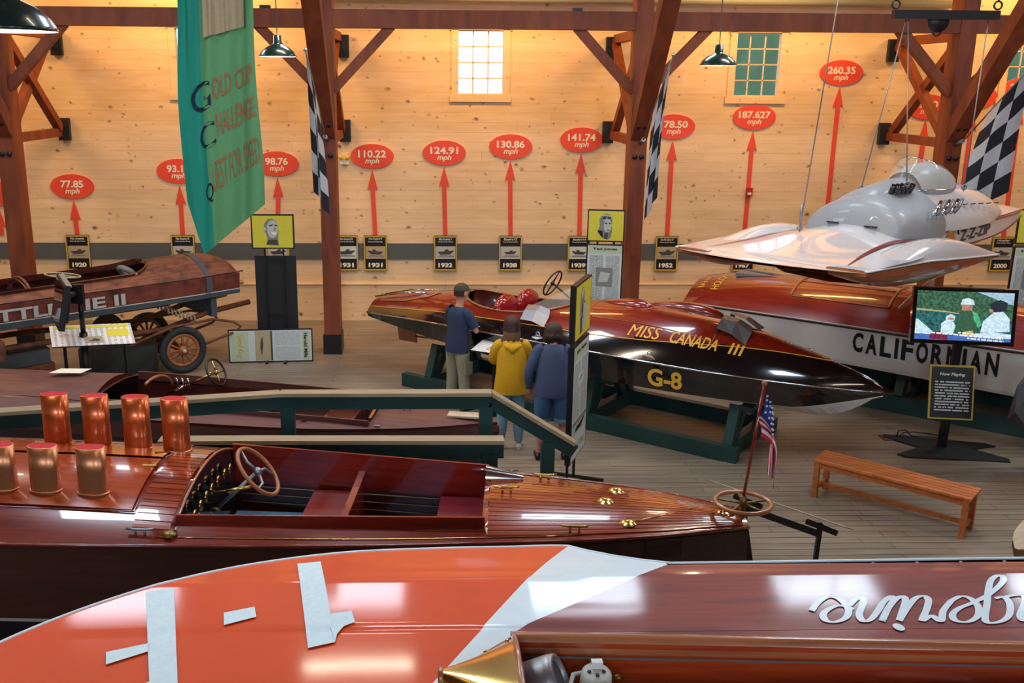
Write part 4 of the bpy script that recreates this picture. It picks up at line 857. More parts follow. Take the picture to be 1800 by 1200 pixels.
# ---------------------------------------------------------------- slanted information panels
def info_panel(corn, z0, z1, label, legs, extra=None):
    """corn: front-left, front-right, back-right, back-left in plan"""
    c = [V((x, y, z)) for (x, y), z in zip(corn, (z0, z0, z1, z1))]
    t = thing('information_panel', label, 'information panel', (sum(p.x for p in c)/4, sum(p.y for p in c)/4, 0))
    n = (c[1]-c[0]).cross(c[3]-c[0]).normalized(); n = n if n.z > 0 else -n
    bd = G().prism([p-n*.02 for p in c], n*.018).build('board', 'steel', t, True, t)
    G().add(c, [(0, 1, 2, 3)]).build('print', 'print_white', bd, True, t, uv=True)
    f = lambda u, v, o=.002: c[0]+(c[1]-c[0])*u+(c[3]-c[0])*v+n*o
    G().add([f(.04, .82), f(.96, .82), f(.96, .95), f(.04, .95)], [(0, 1, 2, 3)]).build('heading', 'yellow_board', bd, True, t)
    G().add([f(.68, .38), f(.95, .38), f(.95, .74), f(.68, .74)], [(0, 1, 2, 3)]).build('text_box', 'yellow_board', bd, True, t)
    ph = G().add([f(.40, .1), f(.62, .1), f(.62, .42), f(.40, .42)], [(0, 1, 2, 3)]).build('photo', 'sepia', bd, True, t)
    G().add([f(.44, .2, .003), f(.56, .17, .003), f(.59, .26, .003), f(.52, .33, .003), f(.5, .27, .003)], [(0, 1, 2, 3, 4)]).build('boat_print', 'grey_dk', bd, True, t)
    for u in legs:
        p = f(u, .35, -.02); G().bar((p.x, p.y, .02), p, .035, .035).build('leg', 'black', t, True, t); G().box((p.x, p.y, .01), (.3, .3, .02)).build('foot', 'black', t, True, t)
    if len(legs) == 2:
        a, b = f(legs[0], .35), f(legs[1], .35); G().bar((a.x, a.y, .06), (b.x, b.y, .06), .03, .03).build('cross_bar', 'black', t, True, t)
    return t
info_panel([(-5.10, 12.85), (-4.05, 13.05), (-4.25, 13.52), (-5.30, 13.32)], 1.03, 1.20, 'white and yellow slanted information panel in front of the weathered boat', (.15, .88))
info_panel([(.52, 12.86), (.93, 12.62), (1.26, 13.28), (.88, 13.75)], .98, 1.02, 'white slanted information panel in front of the man in the navy t-shirt', (.5,))
# edge-on panel in the foreground
t = thing('information_panel', 'thin information panel seen edge on, on a black two-legged stand left of the bench', 'information panel', (3.0, 8.0, 0))
A_, B_ = V((2.53, 8.39, .95)), V((3.45, 7.42, .92)); dn = V((.50, .80, -.42))
G().prism([A_, B_, B_+dn*.55, A_+dn*.55], (0.0, 0, .010)).build('board', 'plank_pale', t, True, t)
for f_ in (.34, .86):
    p = A_.lerp(B_, f_); G().bar((p.x, p.y+.12, 0.01), (p.x, p.y+.06, .87), .035, .035).build('leg', 'black', t, True, t); G().bar(p+V((-.10, .12, -.06)), p+V((.10, -.06, -.09)), .04, .035).build('bracket', 'black', t, True, t)
    G().box((p.x, p.y+.12, .01), (.3, .3, .02)).build('foot', 'black', t, True, t)
p, q = A_.lerp(B_, .34), A_.lerp(B_, .86); G().bar(p+V((0, .08, -.16)), q+V((0, .08, -.16)), .035, .05).build('cross_bar', 'black', t, True, t)

# ---------------------------------------------------------------- upright signs with portraits
def sign(label, P0, U, W_, zt, zm, zb, name, title, portrait, lean=0, thick=.03, legs=True):
    """P0 left edge in plan, U direction in plan; portrait board above, text board below"""
    U = V((*U, 0)).normalized(); P = V((*P0, 0)); N = V((U.y, -U.x, 0))
    t = thing('portrait_sign', label, 'sign', P+U*W_/2)
    f = lambda u, z, o=0: P+U*W_*u+V((0, 0, z))+N*o
    ph = zt-zm; 
    bd = G().prism([f(-.02, zm-.01), f(1.02, zm-.01), f(1.02, zt+.01), f(-.02, zt+.01)], -N*thick).build('portrait_board', 'black', t, True, t)
    G().add([f(.015, zm+.012, .003), f(.985, zm+.012, .003), f(.985, zt-.012, .003), f(.015, zt-.012, .003)], [(0, 1, 2, 3)]).build('yellow_ground', 'yellow_board', bd, True, t)
    def poly(pts, mk, o, nm='portrait_print'): G().add([f(.5+x*ph/W_, zm+ph*y, o) for x, y in pts], [list(range(len(pts)))]).build(nm, mk, bd, True, t)
    ell = lambda cx_, cy_, rx, ry, n=18, a0=0, a1=2*PI: [(cx_+rx*math.cos(a), cy_+ry*math.sin(a)) for a in lin(a0, a1, n+1)[:-1]]
    if portrait == 'smile':
        poly([(-.20, .10), (.17, .08), (.16, .26), (.18, .55), (.12, .80), (0, .90), (-.14, .87), (-.25, .72), (-.26, .55), (-.19, .42), (-.15, .25)], 'grey_md', .004)
        poly(ell(.0, .58, .165, .27), 'grey_lt', .005); poly([(-.11, .70), (.02, .72), (.0, .67), (-.10, .66)], 'grey_dk', .006); poly([(.06, .72), (.15, .70), (.14, .66), (.07, .67)], 'grey_dk', .006)
        poly([(.05, .62), (.09, .62), (.10, .54), (.04, .53)], 'grey_md', .006); poly([(-.05, .48), (.12, .49), (.09, .42), (.0, .41)], 'cream', .006); poly([(-.15, .26), (.12, .26), (.17, .10), (-.20, .12)], 'grey_dk', .006)
        poly(ell(-.23, .58, .035, .06, 10), 'grey_lt', .006)
    elif portrait == 'pilot':
        poly([(-.27, .30), (-.20, .22), (-.10, .10), (.08, .06), (.16, .14), (.20, .30), (.18, .55), (.20, .72), (.12, .86), (.0, .90), (-.12, .86), (-.22, .70), (-.20, .50)], 'grey_md', .004)
        poly(ell(.05, .50, .12, .22), 'grey_lt', .005); poly([(-.15, .86), (.16, .84), (.17, .70), (-.10, .66)], 'grey_lt', .006); poly([(-.13, .80), (.02, .82), (.0, .72), (-.11, .70)], 'grey_dk', .007); poly([(.03, .81), (.15, .79), (.15, .72), (.04, .72)], 'grey_dk', .007)
        poly([(-.04, .60), (.04, .61), (.03, .56), (-.03, .56)], 'grey_dk', .007); poly([(.08, .61), (.15, .60), (.14, .56), (.08, .56)], 'grey_dk', .007); poly([(.04, .38), (.11, .38), (.1, .35), (.04, .35)], 'grey_dk', .007)
        poly([(-.27, .36), (-.10, .34), (-.08, .12), (-.18, .2)], 'black', .006); poly([(-.03, .28), (.08, .30), (.06, .08), (-.05, .09)], 'grey_dk', .007)
    elif portrait == 'bowed':
        poly([(-.20, .06), (.22, .16), (.28, .40), (.20, .58), (.05, .66), (.04, .80), (-.02, .90), (-.12, .92), (-.22, .80), (-.24, .50)], 'grey_md', .004)
        poly([(-.02, .62), (.20, .57), (.27, .40), (.22, .17), (.02, .12)], 'grey_lt', .005); poly([(-.20, .80), (-.12, .90), (-.02, .88), (-.04, .76), (-.14, .70)], 'grey_lt', .005)
        poly([(-.22, .36), (-.06, .40), (-.05, .10), (-.20, .07)], 'grey_dk', .006); poly([(-.12, .62), (-.03, .60), (-.06, .44), (-.13, .46)], 'grey_dk', .006); poly([(-.09, .33), (-.05, .35), (-.05, .14), (-.09, .12)], 'cream', .007)
    else:
        poly([(-.25, .1), (.2, .1), (.22, .6), (.1, .85), (-.12, .85), (-.25, .6)], 'grey_md', .004)
    # text board
    if zb is not None:
        z1 = zm-.05
        b2 = G().prism([f(-.02, zb), f(1.02, zb), f(1.02, z1), f(-.02, z1)], -N*thick).build('text_board', 'black', t, True, t)
        H_ = z1-zb; h = lambda u, v, o=0: f(u, zb+H_*v, o)
        G().add([h(.02, .012, .003), h(.98, .012, .003), h(.98, .985, .003), h(.02, .985, .003)], [(0, 1, 2, 3)]).build('sheet', 'panel', b2, True, t)
        tl = .93 if H_ > .9 else .9
        G().add([h(.04, tl-.06, .004), h(.96, tl-.06, .004), h(.96, .975, .004), h(.04, .975, .004)], [(0, 1, 2, 3)]).build('heading_ground', 'panel_green', b2, True, t)
        g = G(); letter(g, name, lambda x, y: h(.16+.68*x, tl-.02+.045*(1 if H_ > 1 else 1.3)*y, .006), 0, .03); g.build('lettering', 'black', b2, True, t)
        for u0, u1 in ((.08, .46), (.54, .92)): G().add([h(u0, .36 if title else .08, .004), h(u1, .36 if title else .08, .004), h(u1, tl-.09, .004), h(u0, tl-.09, .004)], [(0, 1, 2, 3)]).build('print_column', 'print_dense' if H_ > 1 else 'print_body', b2, True, t, uv=True)
        if title:
            G().add([h(.34, .62, .0045), (h(.68, .64, .0045)), h(.68, .72, .0045), h(.34, .74, .0045)], [(0, 1, 2, 3)]).build('sheet_gap', 'panel', b2, True, t)
            G().prism([h(.36, .665, .005), h(.58, .69, .005), h(.62, .71, .005), h(.46, .69, .005)], N*.001).build('boat_print', 'grey_dk', b2, True, t)
            G().add([h(.05, .22, .005), h(.95, .22, .005), h(.95, .345, .005), h(.05, .345, .005)], [(0, 1, 2, 3)]).build('photo', 'grey_lt', b2, True, t)
            G().add([h(.05, .31, .006), h(.95, .31, .006), h(.95, .345, .006), h(.05, .345, .006)], [(0, 1, 2, 3)]).build('photo_sky', 'grey_md', b2, True, t)
            G().prism([h(.2, .25, .007), h(.6, .245, .007), h(.8, .29, .007), h(.85, .31, .007), h(.5, .285, .007), h(.3, .285, .007)], N*.001).build('boat_print', 'black', b2, True, t)
            g = G(); letter(g, 'Speed King', lambda x, y: h(.12+.76*x, .07+.07*y, .006), 0, .0, .2); g.build('lettering', 'gold_edge', b2, True, t)
        else:
            G().add([h(.27, .38, .006), h(.74, .38, .006), h(.74, .66, .006), h(.27, .66, .006)], [(0, 1, 2, 3)]).build('photo', 'grey_md', b2, True, t)
            G().prism([h(.33, .44, .007), h(.6, .45, .007), h(.68, .58, .007), h(.4, .6, .007)], N*.001).build('photo_detail', 'grey_lt', b2, True, t)
            G().prism([h(.54, .05, .007), h(.8, .05, .007), h(.92, .09, .007), h(.76, .10, .007)], N*.001).build('boat_print', 'grey_dk', b2, True, t)
    if legs:
        for u in (.28, .74): G().bar(f(u, .02, -thick-.02), f(u, zt-.1, -thick-.02), .03, .03).build('post', 'black', t, True, t)
        for u in (.28, .74): G().bar(f(u, .02, .28), f(u, .02, -.32), .04, .03).build('foot', 'black', t, True, t)
    return t
sign('tall sign beside the visitors with a yellow portrait of a man looking down', (1.535, 10.20), (.30, .75), .72, 2.40, 1.78, .36, 'John Hacker', True, 'bowed', thick=.06)
sign('sign with a yellow portrait of a man in goggles beside the third post', (2.455, 15.33), (.98, -.17), .56, 2.58, 2.09, .95, 'Ted Jones', False, 'pilot')
sign('portrait sign cut off by the right edge beside the picture dated 2000', (9.22, 15.1), (.98, -.1), .66, 2.63, 2.10, .95, 'Delphine', False, 'other')
# Harold Mills: portrait on a dark easel with the text board lying sideways on the floor
t = thing('portrait_sign', 'yellow sign with a smiling man on a tall black easel', 'sign', (-2.58, 15.85, 0))
sg_ = sign('tmp', (-2.905, 15.80), (1, 0), .665, 2.425, 1.885, None, '', False, 'smile', legs=False)
for ch in list(sg_.children):
    ch.parent = t; dv = WM[sg_.name].translation-WM[t.name].translation
    for q in [ch]+list(ch.children): q.data.transform(Matrix.Translation(dv))
bpy.data.objects.remove(sg_)
G().box((-2.56, 15.88, .90), (.67, .03, 1.70)).build('dark_panel', 'steel', t, True, t)
for x in (-2.72, -2.42): G().bar((x, 15.84, .05), (x, 15.84, 1.95), .025, .02).build('easel_rail', 'black', t, True, t)
for z_ in (.78, 1.70): G().bar((-2.72, 15.83, z_), (-2.42, 15.83, z_), .02, .02).build('easel_rung', 'black', t, True, t)
for x in (-2.72, -2.42): G().bar((x, 15.55, .02), (x, 16.1, .02), .04, .03).build('foot', 'black', t, True, t)
t = thing('text_board', 'white text board standing sideways on the floor before the black easel', 'sign', (-2.66, 15.66, 0), R(4))
G().box((0, .02, .29), (1.37, .03, .56)).build('board', 'steel', t); G().add([(-.665, .003, .03), (.665, .003, .03), (.665, .003, .55), (-.665, .003, .55)], [(0, 1, 2, 3)]).build('sheet', 'panel', t)
G().add([(-.63, 0, .05), (-.36, 0, .05), (-.36, 0, .53), (-.63, 0, .53)], [(0, 1, 2, 3)]).build('pale_box', 'panel_green', t); G().add([(.52, 0, .05), (.63, 0, .05), (.63, 0, .53), (.52, 0, .53)], [(0, 1, 2, 3)]).build('heading_ground', 'panel_green', t)
g = G(); letter(g, 'Harold Mills', lambda x, y: V((.54+.06*y, -.002, .50-.42*x)), 0, .03); g.build('lettering', 'black', t)
g = G(); letter(g, 'Speed King', lambda x, y: V((-.56+.12*y, -.002, .50-.42*x)), 0, .0, .2); g.build('lettering', 'gold_edge', t)
G().add([(-.25, 0, .04), (.02, 0, .04), (.02, 0, .54), (-.25, 0, .54)], [(0, 1, 2, 3)]).build('photo', 'sepia', t); G().add([(.0, -.001, .04), (.03, -.001, .04), (.03, -.001, .54), (.0, -.001, .54)], [(0, 1, 2, 3)]).build('photo_edge', 'grey_dk', t)
G().prism([(-.15, -.002, .12), (-.12, -.002, .30), (-.13, -.002, .46), (-.165, -.002, .35), (-.17, -.002, .25)], (0, .001, 0)).build('boat_print', 'grey_dk', t)
for z0 in (.06, .31): G().add([(.07, 0, z0), (.48, 0, z0), (.48, 0, z0+.21), (.07, 0, z0+.21)], [(0, 1, 2, 3)]).build('print_column', 'print_body', t, uv=True)
for x in (-.2, .42): G().tube([(x, 0, .012), (x, .1, .012)], .012, n=8).build('stand_foot', 'black', t)

# ---------------------------------------------------------------- screens
t = thing('television', 'flat television seen from the side on a black pole at the left', 'television', (-4.80, 13.10, 0)); def_tv = lambda x, y, z: V((x*.885, y*.885, 4.5-(4.5-z)*.885))

TM = Matrix.Translation(def_tv(-5.60, 14.60, 1.26)) @ Matrix.Rotation(R(-64), 4, 'Z') @ Matrix.Rotation(R(-12), 4, 'X')
def tb_(c, d, nm, mk): g = G().box(c, d); g.v = [TM @ p for p in g.v]; return g.build(nm, mk, t, True, t)
tb_((0, 0, 0), (.92, .075, .60), 'screen_casing', 'steel'); tb_((0, -.038, 0), (.86, .005, .54), 'screen_glass', 'black_gloss'); tb_((0, .05, -.02), (.6, .07, .4), 'rear_housing', 'steel'); tb_((0, .02, .295), (.90, .07, .02), 'top_edge', 'grey_md')
G().tube([def_tv(-5.55, 14.62, 1.34), def_tv(-5.46, 14.72, 1.36), def_tv(-5.42, 14.86, 1.32)], .04, n=8).build('swivel_arm', 'black', t, True, t); G().box(def_tv(-5.42, 14.83, 1.34), (.16, .09, .26)).build('bracket', 'black', t, True, t)
px_, py_, _ = def_tv(-5.40, 14.86, 1)
G().tube([(px_, py_, .02), (px_, py_, 1.15)], .055, n=14).build('lower_pole', 'black', t, True, t); G().tube([(px_, py_, 1.14), (px_, py_, 1.72)], .036, n=14).build('upper_pole', 'black', t, True, t); G().box((px_, py_, .012), (.7, .6, .024)).build('base_plate', 'black', t, True, t)
G().tube([def_tv(-5.5, 14.7, 1.45), def_tv(-5.45, 14.7, 1.52), def_tv(-5.38, 14.75, 1.45), def_tv(-5.33, 14.82, 1.2), def_tv(-5.36, 14.82, 1.05)], .008, n=5).build('cable', 'black', t, True, t)
t = thing('television', 'lit television on a black stand showing people in a boat', 'television', (6.52, 11.6, 0)); U = V((.985, -.17, 0)).normalized(); Nn = V((U.y, -U.x, 0)); c0 = V((6.47, 11.42, 1.785)); up_ = (V((0, 0, 1))+V((0, .10, 0))).normalized()
def sc_(u, v, o=0): return c0+U*u+up_*v+Nn*o
G().prism([sc_(-.60, -.345), sc_(.60, -.345), sc_(.60, .345), sc_(-.60, .345)], -Nn*.07).build('screen_casing', 'black_gloss', t, True, t)
def em(n_, c, s_=1.0): 
    if n_ not in M:
        mt, tr, b = nt(n_); b.inputs['Base Color'].default_value = (0, 0, 0, 1); b.inputs['Roughness'].default_value = .3; no = tr.nodes.new('ShaderNodeTexNoise'); no.inputs['Scale'].default_value = 34; no.inputs['Detail'].default_value = 5
        tc = tr.nodes.new('ShaderNodeTexCoord'); tr.links.new(tc.outputs['Object'], no.inputs['Vector']); cr = tr.nodes.new('ShaderNodeValToRGB'); k = .35 if n_ in ('tv_trees', 'tv_water') else .85
        cr.color_ramp.elements[0].color = (c[0]*k, c[1]*k, c[2]*k, 1); cr.color_ramp.elements[1].color = (*[min(1, q*(2.2-k)) for q in c], 1); cr.color_ramp.elements[0].position = .35; cr.color_ramp.elements[1].position = .7
        tr.links.new(no.outputs['Fac'], cr.inputs['Fac']); tr.links.new(cr.outputs['Color'], b.inputs['Emission Color']); b.inputs['Emission Strength'].default_value = s_; MATS[n_] = mt
    return n_
def tvp(pts, mk, o, nm='picture_area', par=None): return G().add([sc_(-.555+1.11*x, -.295+.60*y, o) for x, y in pts], [list(range(len(pts)))]).build(nm, mk, par or t, True, t)
scr = tvp([(0, 0), (1, 0), (1, 1), (0, 1)], em('tv_trees', (.035, .11, .055)), .003, 'screen')
tvp([(.62, 1), (.80, .88), (.92, .78), (1, .76), (1, 1)], em('tv_sky', (.33, .50, .62)), .004, par=scr)
tvp([(0, 0), (1, 0), (1, .40), (.6, .50), (.3, .58), (0, .63)], em('tv_water', (.02, .12, .12)), .004, par=scr); tvp([(0, .64), (.3, .60), (.5, .55), (.5, .53), (.3, .57), (0, .60)], em('tv_shore', (.35, .36, .2)), .0045, par=scr)
tvp([(0, 0), (.35, 0), (.18, .18), (.02, .42), (0, .42)], em('tv_white', (.55, .72, .85)), .005, par=scr); tvp([(.45, 0), (1, 0), (1, .16), (.8, .2), (.6, .14)], 'tv_white', .005, par=scr)
tvp([(.15, .02), (.35, .0), (.34, .12), (.26, .2), (.17, .16)], em('tv_maroon', (.16, .012, .05)), .006, par=scr)
tvp([(.27, .14), (.42, .12), (.42, .3), (.38, .42), (.32, .42), (.27, .34)], 'tv_white', .007, par=scr); tvp([(.31, .42), (.40, .40), (.41, .50), (.36, .54), (.32, .5)], 'tv_white', .0075, par=scr); tvp([(.33, .42), (.40, .42), (.39, .47), (.34, .47)], em('tv_skin', (.45, .2, .14)), .008, par=scr)
tvp([(.40, .13), (.60, .10), (.66, .3), (.64, .56), (.55, .70), (.47, .68), (.44, .5)], em('tv_green', (.03, .10, .05)), .008, par=scr); tvp([(.58, .62), (.64, .56), (.69, .34), (.65, .28), (.60, .45)], em('tv_green2', (.07, .42, .18)), .009, par=scr)
tvp([(.47, .62), (.58, .62), (.58, .76), (.47, .76)], 'tv_skin', .009, par=scr); tvp([(.455, .74), (.60, .74), (.58, .84), (.53, .88), (.47, .85)], 'tv_white', .010, par=scr); tvp([(.50, .10), (.62, .12), (.60, .22), (.50, .18)], em('tv_gold', (.5, .4, .12)), .010, par=scr)
tvp([(.68, .18), (.98, .22), (.97, .48), (.90, .62), (.80, .60), (.70, .42)], 'tv_white', .010, par=scr); tvp([(.76, .60), (.92, .64), (.94, .80), (.86, .86), (.77, .80)], em('tv_dark', (.012, .018, .03)), .011, par=scr); tvp([(.745, .68), (.79, .66), (.80, .60), (.76, .60)], 'tv_skin', .0115, par=scr)
tvp([(0, 0), (1, 0), (1, .07), (.3, .10), (0, .12)], em('tv_blue', (.05, .13, .42)), .0055, par=scr)
for a, b, y0, h_ in ((.45, .70, .145, .03), (.17, .52, .10, .03), (.47, .92, .095, .035), (.55, .93, .045, .03)):
    g = G(); x_ = a; rg_ = random.Random(int(a*100))
    while x_ < b: w_ = rg_.uniform(.02, .06); q = [(x_, y0-.1*x_), (min(b, x_+w_), y0-.1*(x_+w_)), (min(b, x_+w_), y0+h_-.1*(x_+w_)), (x_, y0+h_-.1*x_)]; g.add([sc_(-.555+1.11*u, -.295+.60*(v+.05), .013) for u, v in q], [(0, 1, 2, 3)]); x_ += w_+.012
    g.build('caption', em('tv_text', (.8, .8, .8)), scr, True, t, kind='stuff')
G().bar(sc_(0, -.2, -.09), (6.53, 11.62, .02), .10, .055, up=(0, 1, 0)).build('pole', 'black', t, True, t)
bp = [(-.60, .42), (-.56, .50), (.62, .16), (.70, .06), (.34, -.02), (.62, -.36), (.58, -.46), (-.62, -.28), (-.70, -.18), (-.30, .04)]
cB = V((6.55, 11.58, 0)); G().prism([cB+V((x, y*1.05, .003)) for x, y in bp], (0, 0, .018)).build('base_plate', 'steel', t, True, t)
# now playing board
def nb(u, v, o=0): return V((6.46, 11.44, .81))+U*u+(V((0, 0, 1))+V((0, .16, 0))).normalized()*v+Nn*o
t = thing('now_playing_sign', 'black sign with gold edge reading Now Playing on the television pole', 'sign', (6.46, 11.5, .5))
G().prism([nb(-.265, -.34), nb(.265, -.34), nb(.265, .34), nb(-.265, .34)], -Nn*.02).build('frame', 'gold_edge', t, True, t); G().add([nb(-.245, -.32, .003), nb(.245, -.32, .003), nb(.245, .32, .003), nb(-.245, .32, .003)], [(0, 1, 2, 3)]).build('board', 'black', t, True, t)
g = G(); letter(g, 'Now Playing', lambda x, y: nb(-.15+.30*x, .20+.05*y, .006), 0, .03, .2); g.build('lettering', 'cream', t, True, t)
G().add([nb(-.20, -.25, .005), nb(.21, -.25, .005), nb(.21, .14, .005), nb(-.20, .14, .005)], [(0, 1, 2, 3)]).build('print_lines', 'print_now', t, True, t, uv=True)
t = thing('floor_outlet', 'brown floor outlet plate with black cords beside the television stand', 'outlet', (6.10, 12.0, 0)); G().box((0, 0, .006), (.36, .20, .012)).build('plate', 'rust', t)
G().tube([(.02, 0, .01), (.05, .02, .10), (.15, .03, .10), (.22, .0, .03), (.5, -.05, .03), (.62, -.1, .03)], .009, n=6).build('cord', 'black', t); G().tube([(.05, 0, .01), (.12, .02, .07), (.3, .1, .05), (.6, -.02, .04)], .008, n=6).build('cord', 'black', t)

# ---------------------------------------------------------------- bench
t = thing('bench', 'slatted teak bench on the floor at the right', 'bench', (4.98, 9.65, 0)); 
a = V((4.27, 10.12, 0)); b = V((5.42, 9.05, 0)); U_ = (b-a).normalized(); W_ = V((-U_.y, U_.x, 0)); Lb = 1.60; 
def bq(u, w_, z): return a+U_*u+W_*w_+V((0, 0, z))
for k in range(5): G().bar(bq(-.02, .02+k*.078, .445), bq(Lb+.02, .02+k*.078, .445), .066, .025).build('slat', 'teak', t, True, t)
for u in (.03, Lb-.03):
    for w_ in (.02, .33): G().bar(bq(u, w_, 0), bq(u, w_, .43), .055, .055, up=U_).build('leg', 'teak', t, True, t)
    G().bar(bq(u, .02, .40), bq(u, .33, .40), .03, .06).build('end_rail', 'teak', t, True, t); G().bar(bq(u, .02, .12), bq(u, .33, .12), .03, .045).build('stretcher', 'teak', t, True, t)
for w_ in (.02, .33): G().bar(bq(.03, w_, .395), bq(Lb-.03, w_, .395), .025, .065).build('side_rail', 'teak', t, True, t)
G().bar(bq(.03, .175, .12), bq(Lb-.03, .175, .12), .03, .045).build('stretcher', 'teak', t, True, t)
# ---------------------------------------------------------------- brown boat behind the ramp rails
t = thing('launch', 'dull brown wooden launch with open cockpit behind the green ramp rails', 'boat', mx=frame((.70, 9.97), -11))
LB = Boat(t, [(-8, .55, 1.02, .12), (-6.3, .66, 1.03, .12), (-4.5, .74, 1.03, .12), (-3.2, .76, 1.02, .08), (-1.9, .66, 1.00, .06), (-1.0, .46, .99, .04), (-.5, .26, .98, .03), (-.15, .09, .975, .01), (0, .02, .97, 0)])
lb_op = lambda x: .50 if -4.4 < x < -2.9 else (.44 if -2.9 <= x < -1.3 else 0)
xs = sorted(set([round(q, 3) for q in lin(-8, 0, 46)]+[-4.41, -4.399, -1.30, -1.301]))
LB.deck(xs, lambda x: (.52-.06*(x+4.4)/3.1) if -4.4 < x < -1.3 else 0, ['mahogany_dull'])
def lb_sec(x): b, z, c = itp(LB.tab, x); k = max(0, (x+1.2)/1.2); return [(b, z), (b+.004, z-.03), (b*.98, .80+.06*k), (b*.96, .78+.06*k), (b*(.9-.4*k), .42+.05*k), (b*(.88-.4*k), .40+.05*k), (0, .22+.04*k)]
LB.hull(lin(-8, 0, 34), lb_sec, ['mahogany_dull', 'mahogany_dark', 'purple', 'boot_white'], [1, 0, 1, 2, 3, 2])
G().tube([(0, 0, .97), (.01, 0, .7), (-.03, 0, .4), (-.15, 0, .25)], .02, n=6).build('stem', 'mahogany_dark', t)
LB.coaming([x for x in lin(-4.39, -1.31, 16)], lambda x: .52-.06*(x+4.4)/3.1, .05, 'mahogany_dull', 'coaming')
G().grid([[LB.dk(x, y, .08) for y in lin(-.46, .46, 5)] for x in (-1.31, -1.28)]).build('end_coaming', 'coaming_wood', t)
g = G(); g.grid([[V((x, -.50, 1.02)), V((x, -.46, .55)), V((x, .46, .55)), V((x, .50, 1.02))] for x in lin(-4.39, -1.31, 5)]); g.build('cockpit_lining', 'mahogany_dark', t)
G().box((-1.75, 0, .75), (.35, .9, .35)).build('seat', 'mahogany_dark', t); G().box((-2.9, 0, .75), (.4, .9, .35)).build('seat', 'mahogany_dark', t)
rows = [[LB.dk(-4.42, y, .0)+V((0, 0, 0)), LB.dk(-4.42, y, .0)+V((0, 0, .07*math.cos(y/.54*PI/2)))] for y in lin(-.52, .52, 16)]; G().grid(rows).build('dashboard', 'mahogany_dark', t)
G().grid([[LB.dk(-4.42-.9*k, y*(1-.1*k), .004+.07*math.cos(y/.54*PI/2)*(1-k)) for y in lin(-.52, .52, 16)] for k in lin(0, 1, 6)]).build('dash_cowl', 'mahogany_dull', t)
G().add([LB.dk(-5.25, .05, .06), LB.dk(-4.85, .05, .08), LB.dk(-4.85, .30, .08), LB.dk(-5.25, .30, .06)], [(0, 1, 2, 3)]).build('pale_sheet', 'cream', t)
swheel(t, (-3.36, .42, 1.22), (.80, -.1, .42), .165, 0, 4, .013, 'brass', 'black', (-3.75, .44, 1.03)); G().tube([(-3.75, .44, 1.03), (-4.0, .44, .9)], .02, n=6).build('steering_box', 'chrome', t)
for q in (0, .07, .14): G().tube([(-3.8+q, .36, 1.02), (-3.82+q, .33, 1.15)], .010, n=6).build('lever', 'chrome', t)
G().tube([(-3.95, .5*math.cos(a), .95+.28*math.sin(a)) for a in lin(.2, 1.9, 14)], .018, n=6).build('hoop', 'coaming_wood', t)
cleat(t, LB.dk(-1.0, .02, 0), .2, 1, 'chrome'); G().box(LB.dk(-.36, .0, .02), (.36, .16, .02)).build('deck_board', 'bleached', t)
for x in (-2.0, -1.2): G().box(LB.dk(x, -.52, .03), (.06, .03, .02)).build('fitting', 'chrome', t)
G().ico(LB.dk(-.08, 0, .02), .022).build('bow_fitting', 'chrome', t)
cradle(frame((.70, 9.97), -11), -6.6, -.9, -.45, .45, [(-1.4, .40), (-5.6, .40)], 'dark green cradle under the dull brown launch', h=.16)

# ---------------------------------------------------------------- ramp with green rails
t = thing('ramp_landing', 'low dark landing of the ramp between the green rails', 'ramp', (-.9, 8.6, 0)); G().box((-.65, 8.63, .27), (2.4, 1.1, .54)).build('platform', 'purple', t, True, t)
def rail(pts, label, posts, endpost=None):
    t = thing('ramp_rail', label, 'railing', (pts[0][0], pts[0][1], 0)); pts = [V(p) for p in pts]
    for a, b in zip(pts[:-1], pts[1:]):
        G().bar(a+V((0, 0, -.02)), b+V((0, 0, -.02)), .14, .035).build('top_board', 'rail_top', t, True, t); G().bar(a+V((0, 0, -.11)), b+V((0, 0, -.11)), .055, .14).build('rail_beam', 'green', t, True, t)
    for x, y, z_ in posts: G().box((x, y, z_/2-.03), (.135, .10, z_)).build('post', 'green', t, True, t)
    return t
rail([(-4.6, 8.35, 1.62), (-1.50, 9.24, 1.55), (.585, 9.24, 1.55), (1.43, 9.24, 1.02)], 'far green ramp rail with tan top board in front of the brown launch', [(-1.43, 9.24, 1.42), (.53, 9.24, 1.42), (1.16, 9.24, 1.04)])
rail([(-2.35, 8.02, 1.52), (-1.62, 8.02, 1.52), (.62, 8.02, 1.51)], 'near green ramp rail with tan top board just behind the striped aft deck', [(-1.9, 8.02, 1.4), (.50, 8.02, 1.4)])

# ---------------------------------------------------------------- big mahogany boat with exhaust stacks
t = thing('mahogany_boat', 'large varnished mahogany boat with copper exhaust stacks and striped aft deck', 'boat', mx=frame((2.2, 6.3), -5)); b2r = t
B2 = Boat(t, [(-8.5, .6, 1.64, .24), (-7, .84, 1.61, .27), (-5.5, .87, 1.60, .28), (-4.6, .85, 1.60, .27), (-3.8, .81, 1.60, .24), (-2.75, .72, 1.59, .13), (-1.9, .62, 1.59, .065), (-1.26, .52, 1.58, .055), (-.6, .37, 1.57, .04), (-.3, .26, 1.56, .03), (0, .14, 1.54, .02)], 2.1)
op0, op1 = -3.84, -1.84
def b2w(x): return .66-.19*(x+3.84)/2.0
xs = sorted(set([round(q, 3) for q in lin(-8.5, 0, 50)]+[op0, op0+.001, op1, op1-.001]))
B2.deck(xs, lambda x: b2w(x) if op0 < x < op1 else 0, ['mahogany'])
def b2_sec(x): b, z, c = itp(B2.tab, x); k = max(0, (x+1)/1.0); return [(b, z), (b+.004, z-.03), (b*.995, 1.06), (b*.99, 1.035), (b*.93, .85), (b*.6, .6), (0, .52)]
